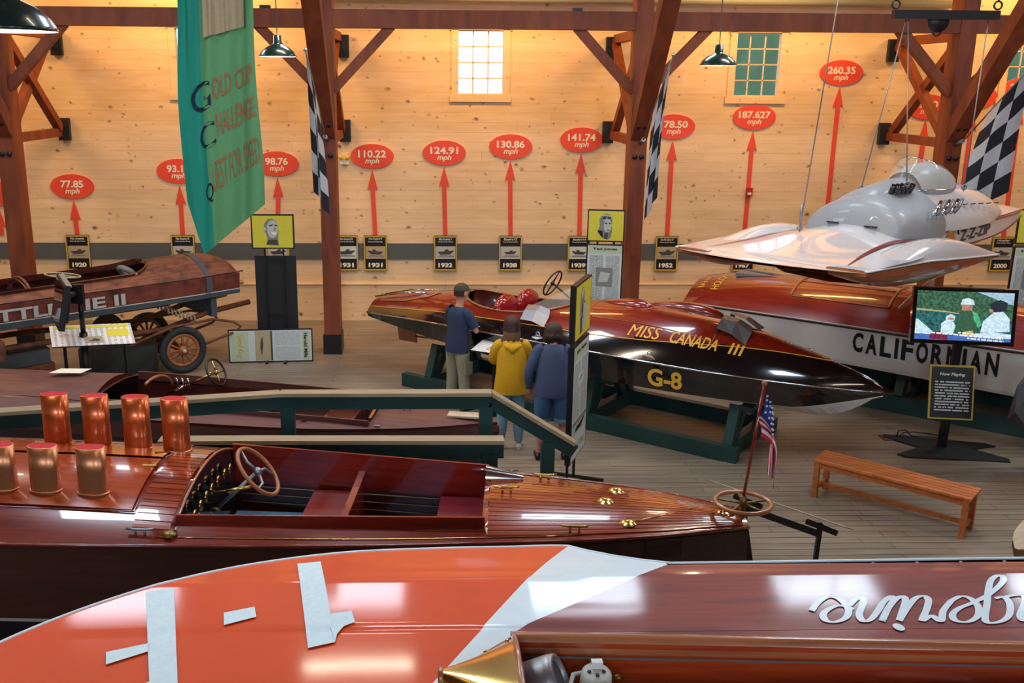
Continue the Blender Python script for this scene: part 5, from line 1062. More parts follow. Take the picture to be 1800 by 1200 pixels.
B2.hull(lin(-8.5, 0.0, 36), b2_sec, ['mahogany', 'mahogany_dark', 'boot_white', 'navy'], [1, 1, 2, 3, 3, 3])
g = G(); e_ = [V((0, -y, z)) for y, z in b2_sec(0)]+[V((0, y, z)) for y, z in b2_sec(0)[::-1]]; e2 = [V((p.x+.10*(1.52-p.z)/.5, p.y, p.z)) for p in e_]; g.add(e2, [list(range(len(e2)))]); g.grid([e_, e2], smooth=False); g.build('transom', 'mahogany_dark', t)
for sg in (-1, 1):
    G().tube([B2.dk(x, sg*B2.b(x))+V((0, sg*.006, 0)) for x in lin(-8.5, 0, 40)], .012, n=6).build('gunwale', 'mahogany', t)
    if sg < 0: G().tube([B2.dk(x, sg*(B2.b(x)-.05), .004) for x in lin(-3.95, -1.2, 12)], .004, n=4).build('brass_strip', 'brass', t)
# deck planks, strips laid one by one
def strips(x0, x1, n, wy, mk='deck_strip', crown=.004, xt=None):
    for k in range(n):
        u0, u1 = -1+2*k/n, -1+2*(k+1)/n; g = G(); rows = []
        for x in lin(x0, x1, 22):
            w_ = wy(x); a, b = u0*w_+.004, u1*w_-.004
            rows.append([B2.dk(x, a, .001), B2.dk(x, a, .008), B2.dk(x, (a+b)/2, .0082), B2.dk(x, b, .008), B2.dk(x, b, .001)])
        g.grid(rows, smooth=False); g.build('deck_plank', mk, t)
strips(-1.80, -.04, 18, lambda x: B2.b(x)*.90)
strips(-4.12, -3.87, 26, lambda x: .72)
for sg in (-1, 1):    # engine hatch panels on the foredeck
    g = G(); g.grid([[B2.dk(x, sg*y, .016) for y in lin(.02, .60, 8)] for x in lin(-7.0, -4.16, 16)]); g.build('engine_hatch', 'mahogany_orange', t)
    G().tube([B2.dk(x, sg*y, .014) for x, y in [(-7, .61), (-4.14, .61), (-4.14, .02)]], .006, n=5).build('hatch_trim', 'mahogany', t)
for (x, y) in ((-4.2, .12), (-4.2, -.12)): G().box(B2.dk(x, y, .022), (.10, .05, .012)).build('hinge', 'brass', t)
# cockpit
for sg in (-1, 1):
    g = G(); g.grid([[B2.dk(x, sg*(b2w(x)+.02), -.02), V((x, sg*(b2w(x)+.005), 1.745-.02*(x-op0))), V((x, sg*(b2w(x)-.015), 1.745-.02*(x-op0))), V((x, sg*(b2w(x)-.005), 1.45)), V((x, sg*(b2w(x)+.0), 1.42))] for x in lin(op0-.0, op1+.02, 12)], smooth=False); g.build('coaming', 'mahogany_red', t)
    g = G(); g.grid([[V((x, sg*b2w(x), 1.45)), V((x, sg*b2w(x)*.98, 1.12))] for x in (op0, op1)]); g.build('cockpit_side', 'mahogany_dark', t)
    for z_ in (1.40, 1.335, 1.27): G().tube([(x, sg*(b2w(x)*.985-.006), z_) for x in (op0+.05, op1-.02)], .0045, n=4).build('ceiling_strip', 'rail_top', t)
g = G(); g.grid([[V((x, -b2w(x), 1.20)), V((x, b2w(x), 1.20))] for x in (op0, op1)]); g.build('cockpit_floor', 'mahogany_dark', t)
G().box((-3.45, 0, 1.215), (.70, 1.1, .02)).build('floor_mat', 'blue_mat', t); G().box((-2.45, 0, 1.215), (.45, .95, .02)).build('floor_mat', 'blue_mat', t)
G().box((-2.98, 0, 1.27), (.40, 1.10, .30)).build('seat', 'mahogany_red', t); G().box((-2.80, 0, 1.50), (.05, 1.10, .18)).build('seat_back', 'mahogany_red', t)
G().box((-2.02, 0, 1.27), (.34, .94, .30)).build('seat', 'mahogany_red', t); g = G(); g.grid([[V((op1, y, 1.12)), B2.dk(op1, y, .0)] for y in lin(-.46, .46, 8)]); g.build('aft_bulkhead', 'mahogany_dark', t)
G().box((-2.02, 0, 1.43), (.33, .90, .025)).build('seat_cushion', 'maroon', t)
g = G(); g.grid([[B2.dk(op0-.01, y, .0), V((op0+.02, y*.95, 1.12))] for y in lin(-.66, .66, 16)]); g.build('dashboard', 'black_gloss', t); G().tube([B2.dk(op0, y, .006) for y in lin(-.66, .66, 20)], .010, n=6).build('dash_trim', 'coaming_wood', t)
for k, y in enumerate((-.42, -.29, -.16, -.03, .12, .28, .42)):
    G().lathe([(.001, .0), (.036, .0), (.042, .012), (.036, .02), (.001, .016)], (op0+.03, y, 1.62+.04*math.cos(y*3)), (1, 0, 0), 16).build('gauge', 'brass', t)
    if k % 2: G().tube([(op0+.03, y, 1.50), (op0+.09, y, 1.50)], .012, n=8).build('switch', 'brass', t)
swheel(t, (-3.46, -.02, 1.80), (.72, 0, .62), .20, 0, 3, .015, 'chrome_dull', 'wheel_wood', (-3.80, -.02, 1.48), curl=1.2)
G().tube([(-3.80, -.02, 1.62), (-3.5, -.06, 1.70)], .012, n=6).build('lever', 'brass', t); G().tube([(-3.80, -.10, 1.50), (-3.55, -.15, 1.40)], .010, n=6).build('lever', 'brass', t)
G().tube([(-3.28, -.22, 1.14), (-3.26, -.22, 1.42)], .012, n=8).build('gear_lever', 'stack_red', t); G().ico((-3.26, -.22, 1.44), .024).build('gear_knob', 'chrome', t)
# exhaust stacks
for k, (x, y, h) in enumerate([(-5.05, .27, .43), (-4.74, .26, .43), (-4.43, .25, .43), (-4.13, .23, .43), (-5.10, -.46, .37), (-4.80, -.46, .37), (-4.47, -.46, .37)]):
    base = B2.dk(x, y).z; zt = (2.25 if y > 0 else 2.125)
    def ov(rx, ry, z_, n=28): return [V((x+rx*1.08*math.copysign(abs(math.cos(a))**.8, math.cos(a)), y+ry*math.copysign(abs(math.sin(a))**.8, math.sin(a)), z_)) for a in prop(0, n)]
    st = G().grid([ov(.094, .062, base-.02), ov(.092, .060, (base+zt)/2), ov(.092, .060, zt), ov(.084, .052, zt)], closed=True).build('exhaust_stack', 'copper' if y > 0 else 'copper_light', t)
    G().add(ov(.0845, .0525, zt-.001), [list(range(28))]).build('red_plug', 'stack_red', st); G().tube(ov(.098, .066, base+.012), .007, n=5, closed=True).build('base_ring', 'copper_light', st)
# deck fittings
cleat(t, B2.dk(-4.05, -.76, .0), 0, 1, 'chrome_dull'); cleat(t, B2.dk(-1.22, -.44, .012), 0, 1, 'brass'); cleat(t, B2.dk(-1.4, .40, .012), 0, 1, 'brass'); cleat(t, B2.dk(-1.68, .06, .012), .1, 1, 'brass')
G().lathe([(.001, .02), (.045, .018), (.05, 0)], B2.dk(-3.86, -.74), (0, 0, 1), 20).build('filler_cap', 'brass_dark', t)
for x, y in ((-.85, -.28), (-.88, .25), (-.98, .02)): G().lathe([(.001, .03), (.03, .028), (.05, .015), (.06, .008)], B2.dk(x, y), (0, 0, 1), 20).build('deck_cap', 'brass', t)
G().tube([B2.dk(-.80, -.27, .02), B2.dk(-.35, .0, .012)], .003, n=4).build('brace_wire', 'brass', t)
g = G(); g.grid([[B2.dk(-1.84+q*.28, .40+.1*math.cos(a)*(1-q*.7), .0)+V((0, 0, .10*math.sin(a)*(1-q*.6))) for a in lin(0, PI, 10)] for q in lin(0, 1, 8)]); g.build('vent_cowl', 'chrome', t)
for q in (0, .05, .1): G().tube([B2.dk(-1.95+q, .46, .04), B2.dk(-1.70+q, .44, .06)], .008, n=5).build('vent_rib', 'chrome', t)
# quadrant wheel at the stern with flag staff
o = G().tube([V((-.02+.19*math.cos(a), .0+.19*math.sin(a), 1.66)) for a in prop(0, 40)], [.017]*40, n=8, closed=True).build('stern_wheel', 'coaming_wood', t)
for k in range(5): a = 2*PI*k/5+.3; G().tube([(-.02, 0, 1.655), (-.02+.18*math.cos(a), .18*math.sin(a), 1.66)], .008, n=6).build('spoke', 'brass_dark', o)
G().lathe([(.03, -.13), (.02, -.06), (.025, .0), (.02, .05), (.001, .06)], (-.02, 0, 1.66), n=16).build('hub', 'brass_dark', o); G().lathe([(.001, .05), (.06, .04), (.08, 0)], (-.14, 0, 1.55), n=20).build('brass_dome', 'brass', t)
f0 = frame((2.2, 6.3), -5) @ V((-.02, 0, 1.70)); f1 = f0+V((.06, -.05, .84))
tf = thing('flag', 'small stars and stripes flag on a wooden staff at the stern of the mahogany boat', 'flag', f0)
G().tube([f0, f1], .012, n=8).build('staff', 'mahogany_red', tf, True, tf); G().ico(f1+V((0, 0, .012)), .02).build('finial', 'wheel_wood', tf, True, tf)
rows = []
for i in range(40):
    u = i/39; row = []
    for j in range(27):
        v = j/26; top = f0.lerp(f1, .94-.55*(v)); p = V((top.x, top.y, top.z)); drop = (u)*.60
        q = f0.lerp(f1, .94-.36*v) + V((.012+.15*(1-math.exp(-u*6))*(.45+.55*v)+.014*math.sin(v*9+u*4), -.02+.03*math.sin(v*11+u*3), -drop*(.95-.25*v)))
        row.append(q)
    rows.append(row)
G().grid(rows, mf=lambda i, j: 2 if (i < 16 and j < 14) else (j//2) % 2).build('cloth', ['flag_red', 'flag_cream', 'flag_blue'], tf, True, tf)
g = G()
for i in range(1, 15, 3):
    for j in range(1, 13, 3): c_ = rows[i][j]; g.add([c_+V((.009*math.cos(a), -.006, .009*math.sin(a))) for a in prop(0, 5)], [(0, 1, 2, 3, 4)])
o = g.build('stars', 'flag_cream', tf, True, tf, kind='stuff')
cradle(frame((2.2, 6.3), -5), -7.2, -.4, -.55, .55, [(-1.2, .60), (-4.2, .60), (-6.5, .60)], 'green cradle under the large mahogany boat', h=.2)

# ---------------------------------------------------------------- orange racing boat in the foreground
t = thing('hydroplane', 'orange and mahogany racing boat with white tape marks and white script in the foreground', 'boat', mx=Matrix.Translation(V((0, 3.35, 2.2)))); orr = t
HB = [(-2.02, .02), (-1.97, .18), (-1.83, .40), (-1.565, .67), (-1.246, .906), (-.879, 1.118), (-.469, 1.267), (0, 1.33), (.4, 1.35), (.717, 1.358), (.80, 1.27), (.92, 1.18), (1.05, 1.11), (1.19, 1.06), (1.6, 1.066), (3, 1.095), (5, 1.0), (6, .9)]
def ob(x): return itp(HB, x) if x < .70 or x > 1.19 else max(lin_(x), .3)
def lin_(x):
    for a, b in zip(HB[:-1], HB[1:]):
        if a[0] <= x <= b[0]: return a[1]+(b[1]-a[1])*(x-a[0])/(b[0]-a[0])
    return HB[-1][1]
def oz(x, y):
    a = abs(y); k = min(1, max(0, (x+2.0)/1.6)); k2 = 1 if x < .45 else max(0, 1-(x-.45)/.3)
    z_ = 0.0 if a < .90 else -.06*((a-.90)/.45)**1.4*1
    q_ = min(1, max(0, (a-.43)/.03))*min(1, max(0, (.91-a)/.03)); z_ += .012*math.cos(a*1.3) + .009*k*k2*q_
    return z_-.02*(1-k)
def oop(x): return .40 if x > .34 else 0
def omat(x, y):
    # white wedge between two straight lines running forward and outward
    a = abs(y); l1 = .14+(.717-.14)*(a-.297)/(1.359-.297); l2 = .34+(1.189-.34)*(a-.40)/(1.058-.40)
    return 0 if x < l1 else (1 if x < l2 else 2)
bands_ = [(0, .40), (.40, .44), (.44, .46), (.46, .88), (.88, .90), (.90, 1.40)]
for mi, nm_, mk in ((0, 'foredeck', 'orange'), (1, 'white_wedge', 'deck_white'), (2, 'aft_deck', 'mahogany_worn')):
    for sg in (-1, 1):
        g = G(); ays = sorted(set([0, .1, .2, .297, .34, .399]+lin(.40, 1.36, 34)+[.435, .445, .895, .905])); rows = []
        for a in ays:
            l1 = .14+(.717-.14)*(a-.297)/(1.359-.297); l2 = .34+(1.189-.34)*(a-.40)/(1.058-.40)
            # extent of the deck in x at this |y|
            xa = min([x for x in lin(-2.02, .72, 500) if ob(x) >= a] or [.72]); 
            if a <= 1.06: xe = 6.0
            else: xe = max([x for x in lin(.7, 1.19, 100) if lin_(x) >= a] or [.717])
            if a < .40: xe = .34
            r_ = [(xa, min(l1, xe)), (min(l1, xe), min(l2, xe)), (min(l2, xe), xe)][mi]
            if a > 1.06 and mi == 1: r_ = (min(l1, xe), xe)
            if a < .40 and mi == 1: r_ = (min(l1, xe), xe)
            if mi == 0: r_ = (xa, max(xa, min(l1, xe)))
            rows.append([V((x, sg*a, oz(x, a))) for x in lin(r_[0], max(r_[0], r_[1]), 34)])
        if mi == 2: rows = [r_ for r_ in rows if .399 <= abs(r_[0].y) <= 1.061 and r_[-1].x-r_[0].x > .001]
        g.grid(rows); g.build(nm_, mk, t)
for sg in (-1, 1):
    pts = [V((x, sg*(lin_(x) if x > .7 else ob(x)), oz(x, ob(x)))) for x in lin(-2.02, .717, 70)]+[V((x, sg*lin_(x), oz(x, lin_(x)))) for x in [.80, .92, 1.05, 1.19]+lin(1.3, 6, 20)]
    g = G(); g.tube(pts, .007, n=6); g.build('edge_strip', 'deck_white', t)
    g = G(); g.grid([[p+V((0, 0, -.008)), p+V((0, sg*-.01, -.20)), V((p.x, p.y*.7, -.40))] for p in pts]); g.build('side', 'mahogany_dark', t)
g = G(); g.grid([[V((x, -.95*ob(min(x, .6)) if x < .7 else -.75, -.40)), V((x, .95*ob(min(x, .6))*1 if x < .7 else .75, -.40))] for x in lin(-1.9, 6, 12)]); g.build('bottom', 'mahogany_dark', t)
SCRIPT = [[(1.704, 3.902), (1.761, 3.974), (1.829, 4.026), (1.873, 4.002), (1.877, 3.917), (1.836, 3.842), (1.774, 3.805), (1.736, 3.819), (1.744, 3.869), (1.791, 3.918), (1.851, 3.947), (1.901, 3.913)], [(2.382, 3.978), (2.448, 4.018), (2.484, 3.995), (2.477, 3.92), (2.429, 3.84), (2.361, 3.794), (2.312, 3.807), (2.327, 3.859), (2.387, 3.913), (2.469, 3.957), (2.573, 4.022)], [(1.894, 3.946), (1.954, 4.008), (1.986, 4.023), (1.968, 3.967), (1.906, 3.867), (1.9, 3.809), (1.942, 3.826), (2.008, 3.901), (2.065, 3.974), (2.122, 4.024), (2.119, 3.992), (2.055, 3.91), (1.983, 3.808)], [(1.983, 3.808), (2.055, 3.91), (2.127, 3.992), (2.175, 4.023), (2.172, 3.985), (2.102, 3.873), (2.061, 3.81)], [(2.061, 3.81), (2.14, 3.908), (2.223, 4.0), (2.275, 4.025), (2.281, 3.989), (2.232, 3.906), (2.164, 3.809), (2.225, 3.849), (2.244, 3.803), (2.301, 3.891), (2.382, 3.978)], [(2.469, 3.957), (2.556, 4.009), (2.645, 4.079), (2.728, 4.158), (2.754, 4.209), (2.729, 4.214), (2.673, 4.165), (2.607, 4.07), (2.538, 3.956), (2.444, 3.799), (2.5, 3.791), (2.572, 3.842), (2.633, 3.936), (2.648, 4.007), (2.598, 3.997)], [(2.648, 4.007), (2.703, 4.025), (2.748, 4.019), (2.711, 3.953), (2.626, 3.845), (2.619, 3.801), (2.683, 3.83), (2.807, 3.97), (2.875, 4.016)]]
TAPES = [[(-1.332, 4.141), (-1.21, 4.176), (-0.991, 3.369), (-1.101, 3.371)], [(-1.193, 3.704), (-1.176, 3.643), (-1.326, 3.55), (-1.355, 3.642)], [(-1.115, 3.424), (-1.101, 3.371), (-1.175, 3.372)], [(-0.928, 3.93), (-0.8, 3.977), (-0.777, 3.888), (-0.906, 3.825)], [(-0.671, 4.435), (-0.559, 4.463), (-0.449, 3.892), (-0.361, 3.919), (-0.338, 3.823), (-0.385, 3.796), (-0.409, 3.742), (-0.411, 3.68), (-0.52, 3.639)]]
for tp_ in TAPES:
    g = G(); pts = [V((x, y-3.35, oz(x, y-3.35)+.006)) for x, y in tp_]
    if len(pts) == 3: g.add([p+V((0, 0, .003)) for p in pts], [(0, 1, 2)])
    elif len(pts) == 4:
        a, b, c, d = pts; rows = [[a.lerp(b, u).lerp(d.lerp(c, u), v) for u in (0, .5, 1)] for v in lin(0, 1, 24)]; rows = [[V((p.x, p.y, oz(p.x, p.y)+.008)) for p in r_] for r_ in rows]; g.grid(rows, smooth=False)
    else:
        a, b, c, d = pts[0], pts[1], pts[2], pts[8]; rows = [[(a.lerp(d, v)).lerp(b.lerp(pts[7]+V((.0, 0, 0)), v), u) for u in (0, .5, 1)] for v in lin(0, 1, 24)]; rows = [[V((p.x, p.y, oz(p.x, p.y)+.008)) for p in r_] for r_ in rows]; g.grid(rows, smooth=False)
        g.add([p+V((0, 0, .003)) for p in (pts[2]+V((-.02, 0, 0)), pts[3], pts[4], pts[5], pts[6], pts[7])], [(0, 1, 2, 3, 4, 5)])
    g.build('tape_strip', 'tape_white', t)
for st_ in SCRIPT:
    pts = [V((x, y-3.35)) if False else V((x, y-3.35, 0)) for x, y in st_]; dense = []
    for i in range(len(pts)-1):
        p0, p1, p2, p3 = pts[max(i-1, 0)], pts[i], pts[i+1], pts[min(i+2, len(pts)-1)]
        for k in range(8): u = k/8; dense.append(.5*((2*p1)+(p2-p0)*u+(2*p0-5*p1+4*p2-p3)*u*u+(3*p1-p0-3*p2+p3)*u**3))
    dense.append(pts[-1]); rows = []
    for i, p in enumerate(dense):
        tg = (dense[min(i+1, len(dense)-1)]-dense[max(i-1, 0)]); tg.normalize(); n_ = V((-tg.y, tg.x, 0)); wd = .0065+.0105*abs(tg.y)**1.5; zz = oz(p.x, p.y)+.005
        rows.append([V((p.x-n_.x*wd, p.y-n_.y*wd, zz)), V((p.x+n_.x*wd, p.y+n_.y*wd, zz))])
    g = G(); g.grid(rows, smooth=False); g.build('script_letter', 'deck_white', t)
g = G(); g.add([V((2.033+.024*math.cos(a), .405+.03*math.sin(a)+.0, oz(2, .41)+.006)) for a in prop(0, 18)], [list(range(18))]); g.build('script_dot', 'deck_white', t)
for x in lin(1.3, 5.6, 20): G().lathe([(.001, .004), (.008, .003), (.009, 0)], (x, lin_(x)-.035, oz(x, lin_(x))+.0), n=10).build('screw', 'chrome_dull', t)
# cockpit coaming, cowl and fittings
def cw(x): return max(.10, .325-.055*(x-.34))
for sg in (-1, 1):
    G().grid([[V((x, sg*(cw(x)+.0), -.02)), V((x, sg*(cw(x)+.025), .05)), V((x, sg*cw(x), .06)), V((x, sg*(cw(x)-.025), .05)), V((x, sg*(cw(x)-.03), -.02))] for x in lin(.33, 4, 12)]).build('coaming', 'coaming_wood', t)
    G().grid([[V((x, sg*(cw(x)-.01), oz(x, 0))), V((x, sg*.401, oz(x, .4)-.001))] for x in lin(.33, 6, 12)]).build('side_deck', 'mahogany_worn', t)
    G().grid([[V((x, sg*(cw(x)-.028), .03)), V((x, sg*(cw(x)-.03), -.30))] for x in (.33, 4)]).build('cockpit_side', 'mahogany_orange', t)
    G().grid([[V((x, sg*(cw(x)-.033), -.03)), V((x, sg*(cw(x)-.033), -.042))] for x in (.36, 4)]).build('chrome_strip', 'chrome_dull', t)
G().grid([[V((x, -.37, -.16)), V((x, .37, -.16))] for x in (.34, 4)]).build('cockpit_floor', 'mahogany_orange', t)
rows = []
for i in range(11):
    u = i/10; x = .03+.31*u; w_ = .04+.30*u; rows.append([V((x, w_*math.copysign(1, q)*abs(q)**.9, oz(x, 0)+.07*(1-abs(q)**3)+.012)) for q in lin(-1, 1, 15)])
G().grid(rows).build('brass_cowl', 'brass', t); G().tube([rows[0][k] for k in range(15)], .012, n=6).build('cowl_edge', 'coaming_wood', t); G().tube([r_[-1] for r_ in rows], .008, n=6).build('cowl_edge', 'coaming_wood', t); G().tube([r_[0] for r_ in rows], .008, n=6).build('cowl_edge', 'coaming_wood', t)
G().tube([rows[-1][k]+V((0, 0, .003)) for k in range(15)], .013, n=6).build('cowl_edge', 'coaming_wood', t); g = G(); g.grid([[rows[-1][k], V((.345, rows[-1][k].y*.95, -.16))] for k in range(15)]); g.build('cowl_bulkhead', 'mahogany', t)
for r_ in (rows[2][13], rows[6][13], rows[9][13]): G().ico(r_, .010).build('screw', 'brass', t)
q = V((.47, .10, -.03)); ax = V((.86, -.18, .45)).normalized(); G().lathe([(.001, -.10), (.085, -.10), (.105, -.08), (.105, .02), (.10, .05), (.082, .055), (.078, .03)], q, ax, 32).build('gauge_housing', 'chrome_dull', t); G().lathe([(.079, .035), (.001, .035)], q, ax, 32).build('gauge_face', 'grey_dk', t)
q = V((.665, .145, -.06)); G().lathe([(.001, .05), (.045, .05), (.062, .04), (.065, 0), (.065, -.10)], q, (0, -.25, 1), 28).build('throttle_base', 'grey_lt', t)
for dx, dy in ((-.03, -.01), (.03, -.01), (0, -.035)): G().lathe([(.001, .002), (.008, .002), (.008, -.004)], q+V((dx, dy, .052)), (0, -.25, 1), 10).build('bolt', 'black', t)
G().box(q+V((.005, .02, .065)), (.045, .03, .035)).build('bracket', 'boot_white', t); G().tube([q+V((-.05, .03, .02)), q+V((-.09, .02, .02)), q+V((-.13, -.08, -.02)), q+V((-.14, -.25, -.05))], .010, n=8).build('white_cable', 'grey_lt', t)
G().lathe([(.001, .06), (.05, .052), (.085, .02), (.095, -.02)], q+V((.02, -.14, .0)), n=28).build('white_dome', 'boot_white', t)
for dx in (-.12, .10): G().lathe([(.001, .02), (.012, .018), (.018, 0)], q+V((dx, .05, -.02)), (0, -.6, 1), 10).build('wing_nut', 'brass_dark', t)
tc_ = thing('boat_cradle', 'tall dark cradle hidden under the orange racing boat', 'cradle', (1.5, 3.35, 0))
for x in (-1.0, 1.2, 3.6):
    for y in (-.5, .5): G().bar((x, y, 0), (x, y, 1.80), .09, .09).build('leg', 'green', tc_)
    G().bar((x, -.6, 1.75), (x, .6, 1.75), .09, .09).build('cross_beam', 'green', tc_)
for y in (-.5, .5): G().bar((-1.0, y, .08), (3.6, y, .08), .08, .08).build('side_beam', 'green', tc_)
# things at the right edge
t = thing('canoe', 'pale hull end with a yellow rim at the lower right edge', 'boat', mx=frame((4.78, 7.18), 35, .0))
rows = [[V((x, .32*(1-math.exp(-(x+.02)*2.2))*math.cos(a), .78-.30*math.sin(a)*(1-math.exp(-(x+.02)*3)))) for a in lin(0, PI, 14)] for x in lin(0, 2.2, 14)]; G().grid(rows).build('hull', 'bleached', t); rows2 = [[V((p.x, p.y, .78+.06*(1-(p.y/.34)**2))) for p in r_[::1]] for r_ in rows if r_[0].x < .9]; G().grid(rows2).build('deck', 'bleached', t)
G().tube([V((.9+.10*math.cos(a), .20*math.sin(a), .85)) for a in prop(0, 24)], .025, n=8, closed=True).build('rim', 'gold_edge', t)
for x in (.5, 1.8): G().box((x, 0, .24), (.1, .5, .48)).build('trestle', 'green', t)
t = thing('covered_shape', 'dark grey fabric-covered shape at the right edge beside the white-sided boat', 'cover', (6.97, 10.72, 0)); G().add([V(p) for p in [(-.22, -.15, .85), (-.05, -.25, .62), (.5, -.3, .6), (.5, .3, .6), (-.05, .25, .62), (-.15, 0, 1.12), (.02, -.15, 1.28), (.5, -.2, 1.3), (.5, .2, 1.3), (.05, .15, 1.25)]], [(0, 1, 6, 5), (1, 2, 7, 6), (2, 3, 8, 7), (3, 4, 9, 8), (4, 0, 5, 9), (5, 6, 7, 8, 9), (0, 4, 3, 2, 1)]).build('cover', 'grey_cover', t); G().box((.2, 0, .3), (.1, .1, .6)).build('post', 'black', t)

# ================================================================== PEOPLE
def skin_mesh(name, nodes, edges, mk, par, sub=2, extra=None):
    me = bpy.data.meshes.new(name); keys = list(nodes); me.from_pydata([nodes[k][0] for k in keys], [(keys.index(a), keys.index(b)) for a, b in edges], [])
    o = bpy.data.objects.new('tmp', me); COL.objects.link(o); md = o.modifiers.new('s', 'SKIN'); md.use_smooth_shade = True; md.branch_smoothing = .4
    for i, k in enumerate(keys): r = nodes[k][1]; r = r if isinstance(r, tuple) else (r, r); me.skin_vertices[0].data[i].radius = r; me.skin_vertices[0].data[i].use_root = (i == 0)
    m2 = o.modifiers.new('u', 'SUBSURF'); m2.levels = sub; m2.render_levels = sub
    out = bpy.data.meshes.new_from_object(o.evaluated_get(bpy.context.evaluated_depsgraph_get())); bpy.data.objects.remove(o)
    if extra:
        bm = bmesh.new(); bm.from_mesh(out); g = extra; vs = [bm.verts.new(p) for p in g.v]
        for f in g.f:
            try: bm.faces.new([vs[i] for i in f]).smooth = True
            except ValueError: pass
        bm.to_mesh(out); bm.free()
    out.materials.clear(); out.materials.append(M[mk]); out.name = name
    for p in out.polygons: p.material_index = 0; p.use_smooth = True
    q = bpy.data.objects.new(name, out); COL.objects.link(q); q.parent = par; return q
def loft(rings, par, nm, mk, n=20, wr=.0, seed=1):
    """rings: (center, rx, ry[, tangent])"""
    rg = random.Random(seed); g = G(); rows = []; k = len(rings)
    cs = [V(r[0]) for r in rings]
    for i, r in enumerate(rings):
        t_ = (cs[min(i+1, k-1)]-cs[max(i-1, 0)]).normalized(); x = V((1, 0, 0)); x = (x-t_*x.dot(t_)); x = x.normalized() if x.length > .25 else V((0, 1, 0)); x = (x-t_*x.dot(t_)).normalized(); y = t_.cross(x)
        rows.append([cs[i]+x*math.cos(a)*r[1]*(1+wr*rg.uniform(-1, 1))+y*math.sin(a)*r[2]*(1+wr*rg.uniform(-1, 1)) for a in prop(0, n)])
    g.grid(rows, closed=True)
    o = g.build(nm, mk, par); m_ = o.modifiers.new('s', 'SUBSURF'); m_.levels = 1; m_.render_levels = 1; return o
def person(label, loc, face, H_, P):
    t = thing('person', label, 'person', loc, R(face)); k = H_/1.75; s_ = lambda *p: V(p)*k
    # joints: facing +y; x to the person's right
    hip = s_(0, 0, .92); L = P['legs']; A = P['arms']; hd = P.get('head', (0, .03, 1.64)); lean = P.get('lean', 0)
    nodes = {'hip': (hip, (.14*k, .10*k)), 'waist': (s_(0, lean*.3, 1.06), (.125*k, .09*k)), 'chest': (s_(0, lean*.8, 1.28), (.15*k, .10*k)), 'neck0': (s_(0, lean, 1.44), .06*k), 'neck': (s_(hd[0]*.5, (lean+hd[1])*.5, 1.50), .052*k), 'head': (s_(hd[0], hd[1], hd[2]-.06), (.072*k, .085*k)), 'top': (s_(hd[0], hd[1]-.005, hd[2]+.05), (.066*k, .078*k))}
    edges = [('hip', 'waist'), ('waist', 'chest'), ('chest', 'neck0'), ('neck0', 'neck'), ('neck', 'head'), ('head', 'top')]
    for sd, sg in (('l', -1), ('r', 1)):
        kn, an = L[sd]; nodes['th'+sd] = (s_(sg*.095, 0, .86), .085*k); nodes['kn'+sd] = (s_(*kn), .055*k); nodes['ca'+sd] = (s_(kn[0]*.6+an[0]*.4, kn[1]*.6+an[1]*.4-.02, kn[2]*.6+an[2]*.4), .055*k); nodes['an'+sd] = (s_(*an), .037*k); nodes['he'+sd] = (s_(an[0], an[1]-.03, .045), .035*k); nodes['to'+sd] = (s_(an[0]+sg*.02, an[1]+.15, .035), .030*k)
        edges += [('hip', 'th'+sd), ('th'+sd, 'kn'+sd), ('kn'+sd, 'ca'+sd), ('ca'+sd, 'an'+sd), ('an'+sd, 'he'+sd), ('an'+sd, 'to'+sd)]
        el, wr_, hn = A[sd]; nodes['sh'+sd] = (s_(sg*.175, lean*.9, 1.40), .052*k); nodes['el'+sd] = (s_(*el), .040*k); nodes['wr'+sd] = (s_(*wr_), .026*k); pm_ = V(wr_).lerp(V(hn), .55); nodes['pa'+sd] = (s_(*pm_), (.030*k, .016*k))
        edges += [('chest', 'sh'+sd), ('sh'+sd, 'el'+sd), ('el'+sd, 'wr'+sd), ('wr'+sd, 'pa'+sd)]
        d = (V(hn)-V(wr_)).normalized(); sx = d.cross(V((0, 0, 1))); sx = sx.normalized() if sx.length > .3 else V((0, 1, 0))
        for q in range(4):
            off = sx*(q-1.5)*.019; b_ = V(hn)*.6+V(wr_)*.4+off; ln = (.062, .075, .07, .055)[q]
            nodes['f%s%da' % (sd, q)] = (s_(*(b_+d*.035)), .0085*k); nodes['f%s%db' % (sd, q)] = (s_(*(b_+d*(.035+ln*.6)+V((0, .008, 0)))), .0078*k); nodes['f%s%dc' % (sd, q)] = (s_(*(b_+d*(.03+ln)+V((0, .022, 0)))), .007*k)
            edges += [('pa'+sd, 'f%s%da' % (sd, q)), ('f%s%da' % (sd, q), 'f%s%db' % (sd, q)), ('f%s%db' % (sd, q), 'f%s%dc' % (sd, q))]
        th_ = V(wr_)+d*.03-sx*.035; nodes['t%sa' % sd] = (s_(*th_), .010*k); nodes['t%sb' % sd] = (s_(*(th_+d*.045-sx*.012)), .008*k); edges += [('pa'+sd, 't%sa' % sd), ('t%sa' % sd, 't%sb' % sd)]
    ex = G(); hx, hy, hz = hd; yw = R(P.get('turn', 0)); fd = V((-math.sin(yw), math.cos(yw), 0)); sd_ = V((fd.y, -fd.x, 0)); hc = V((hx, hy, hz))
    b0 = len(ex.v); ex.ico((0, 0, 0), .108*k, n=20, sc=(.80, .98, 1.18))
    for i in range(len(ex.v)): p = ex.v[i]; w_ = 1-.22*max(0, -p.z/(.127*k)); ex.v[i] = sd_*p.x*w_+fd*(p.y*w_+.006)+V((0, 0, p.z))+hc*k
    ex.ico((hc+fd*.112+V((0, 0, -.012)))*k, .016*k, sc=(.8, 1, 1.5)); 
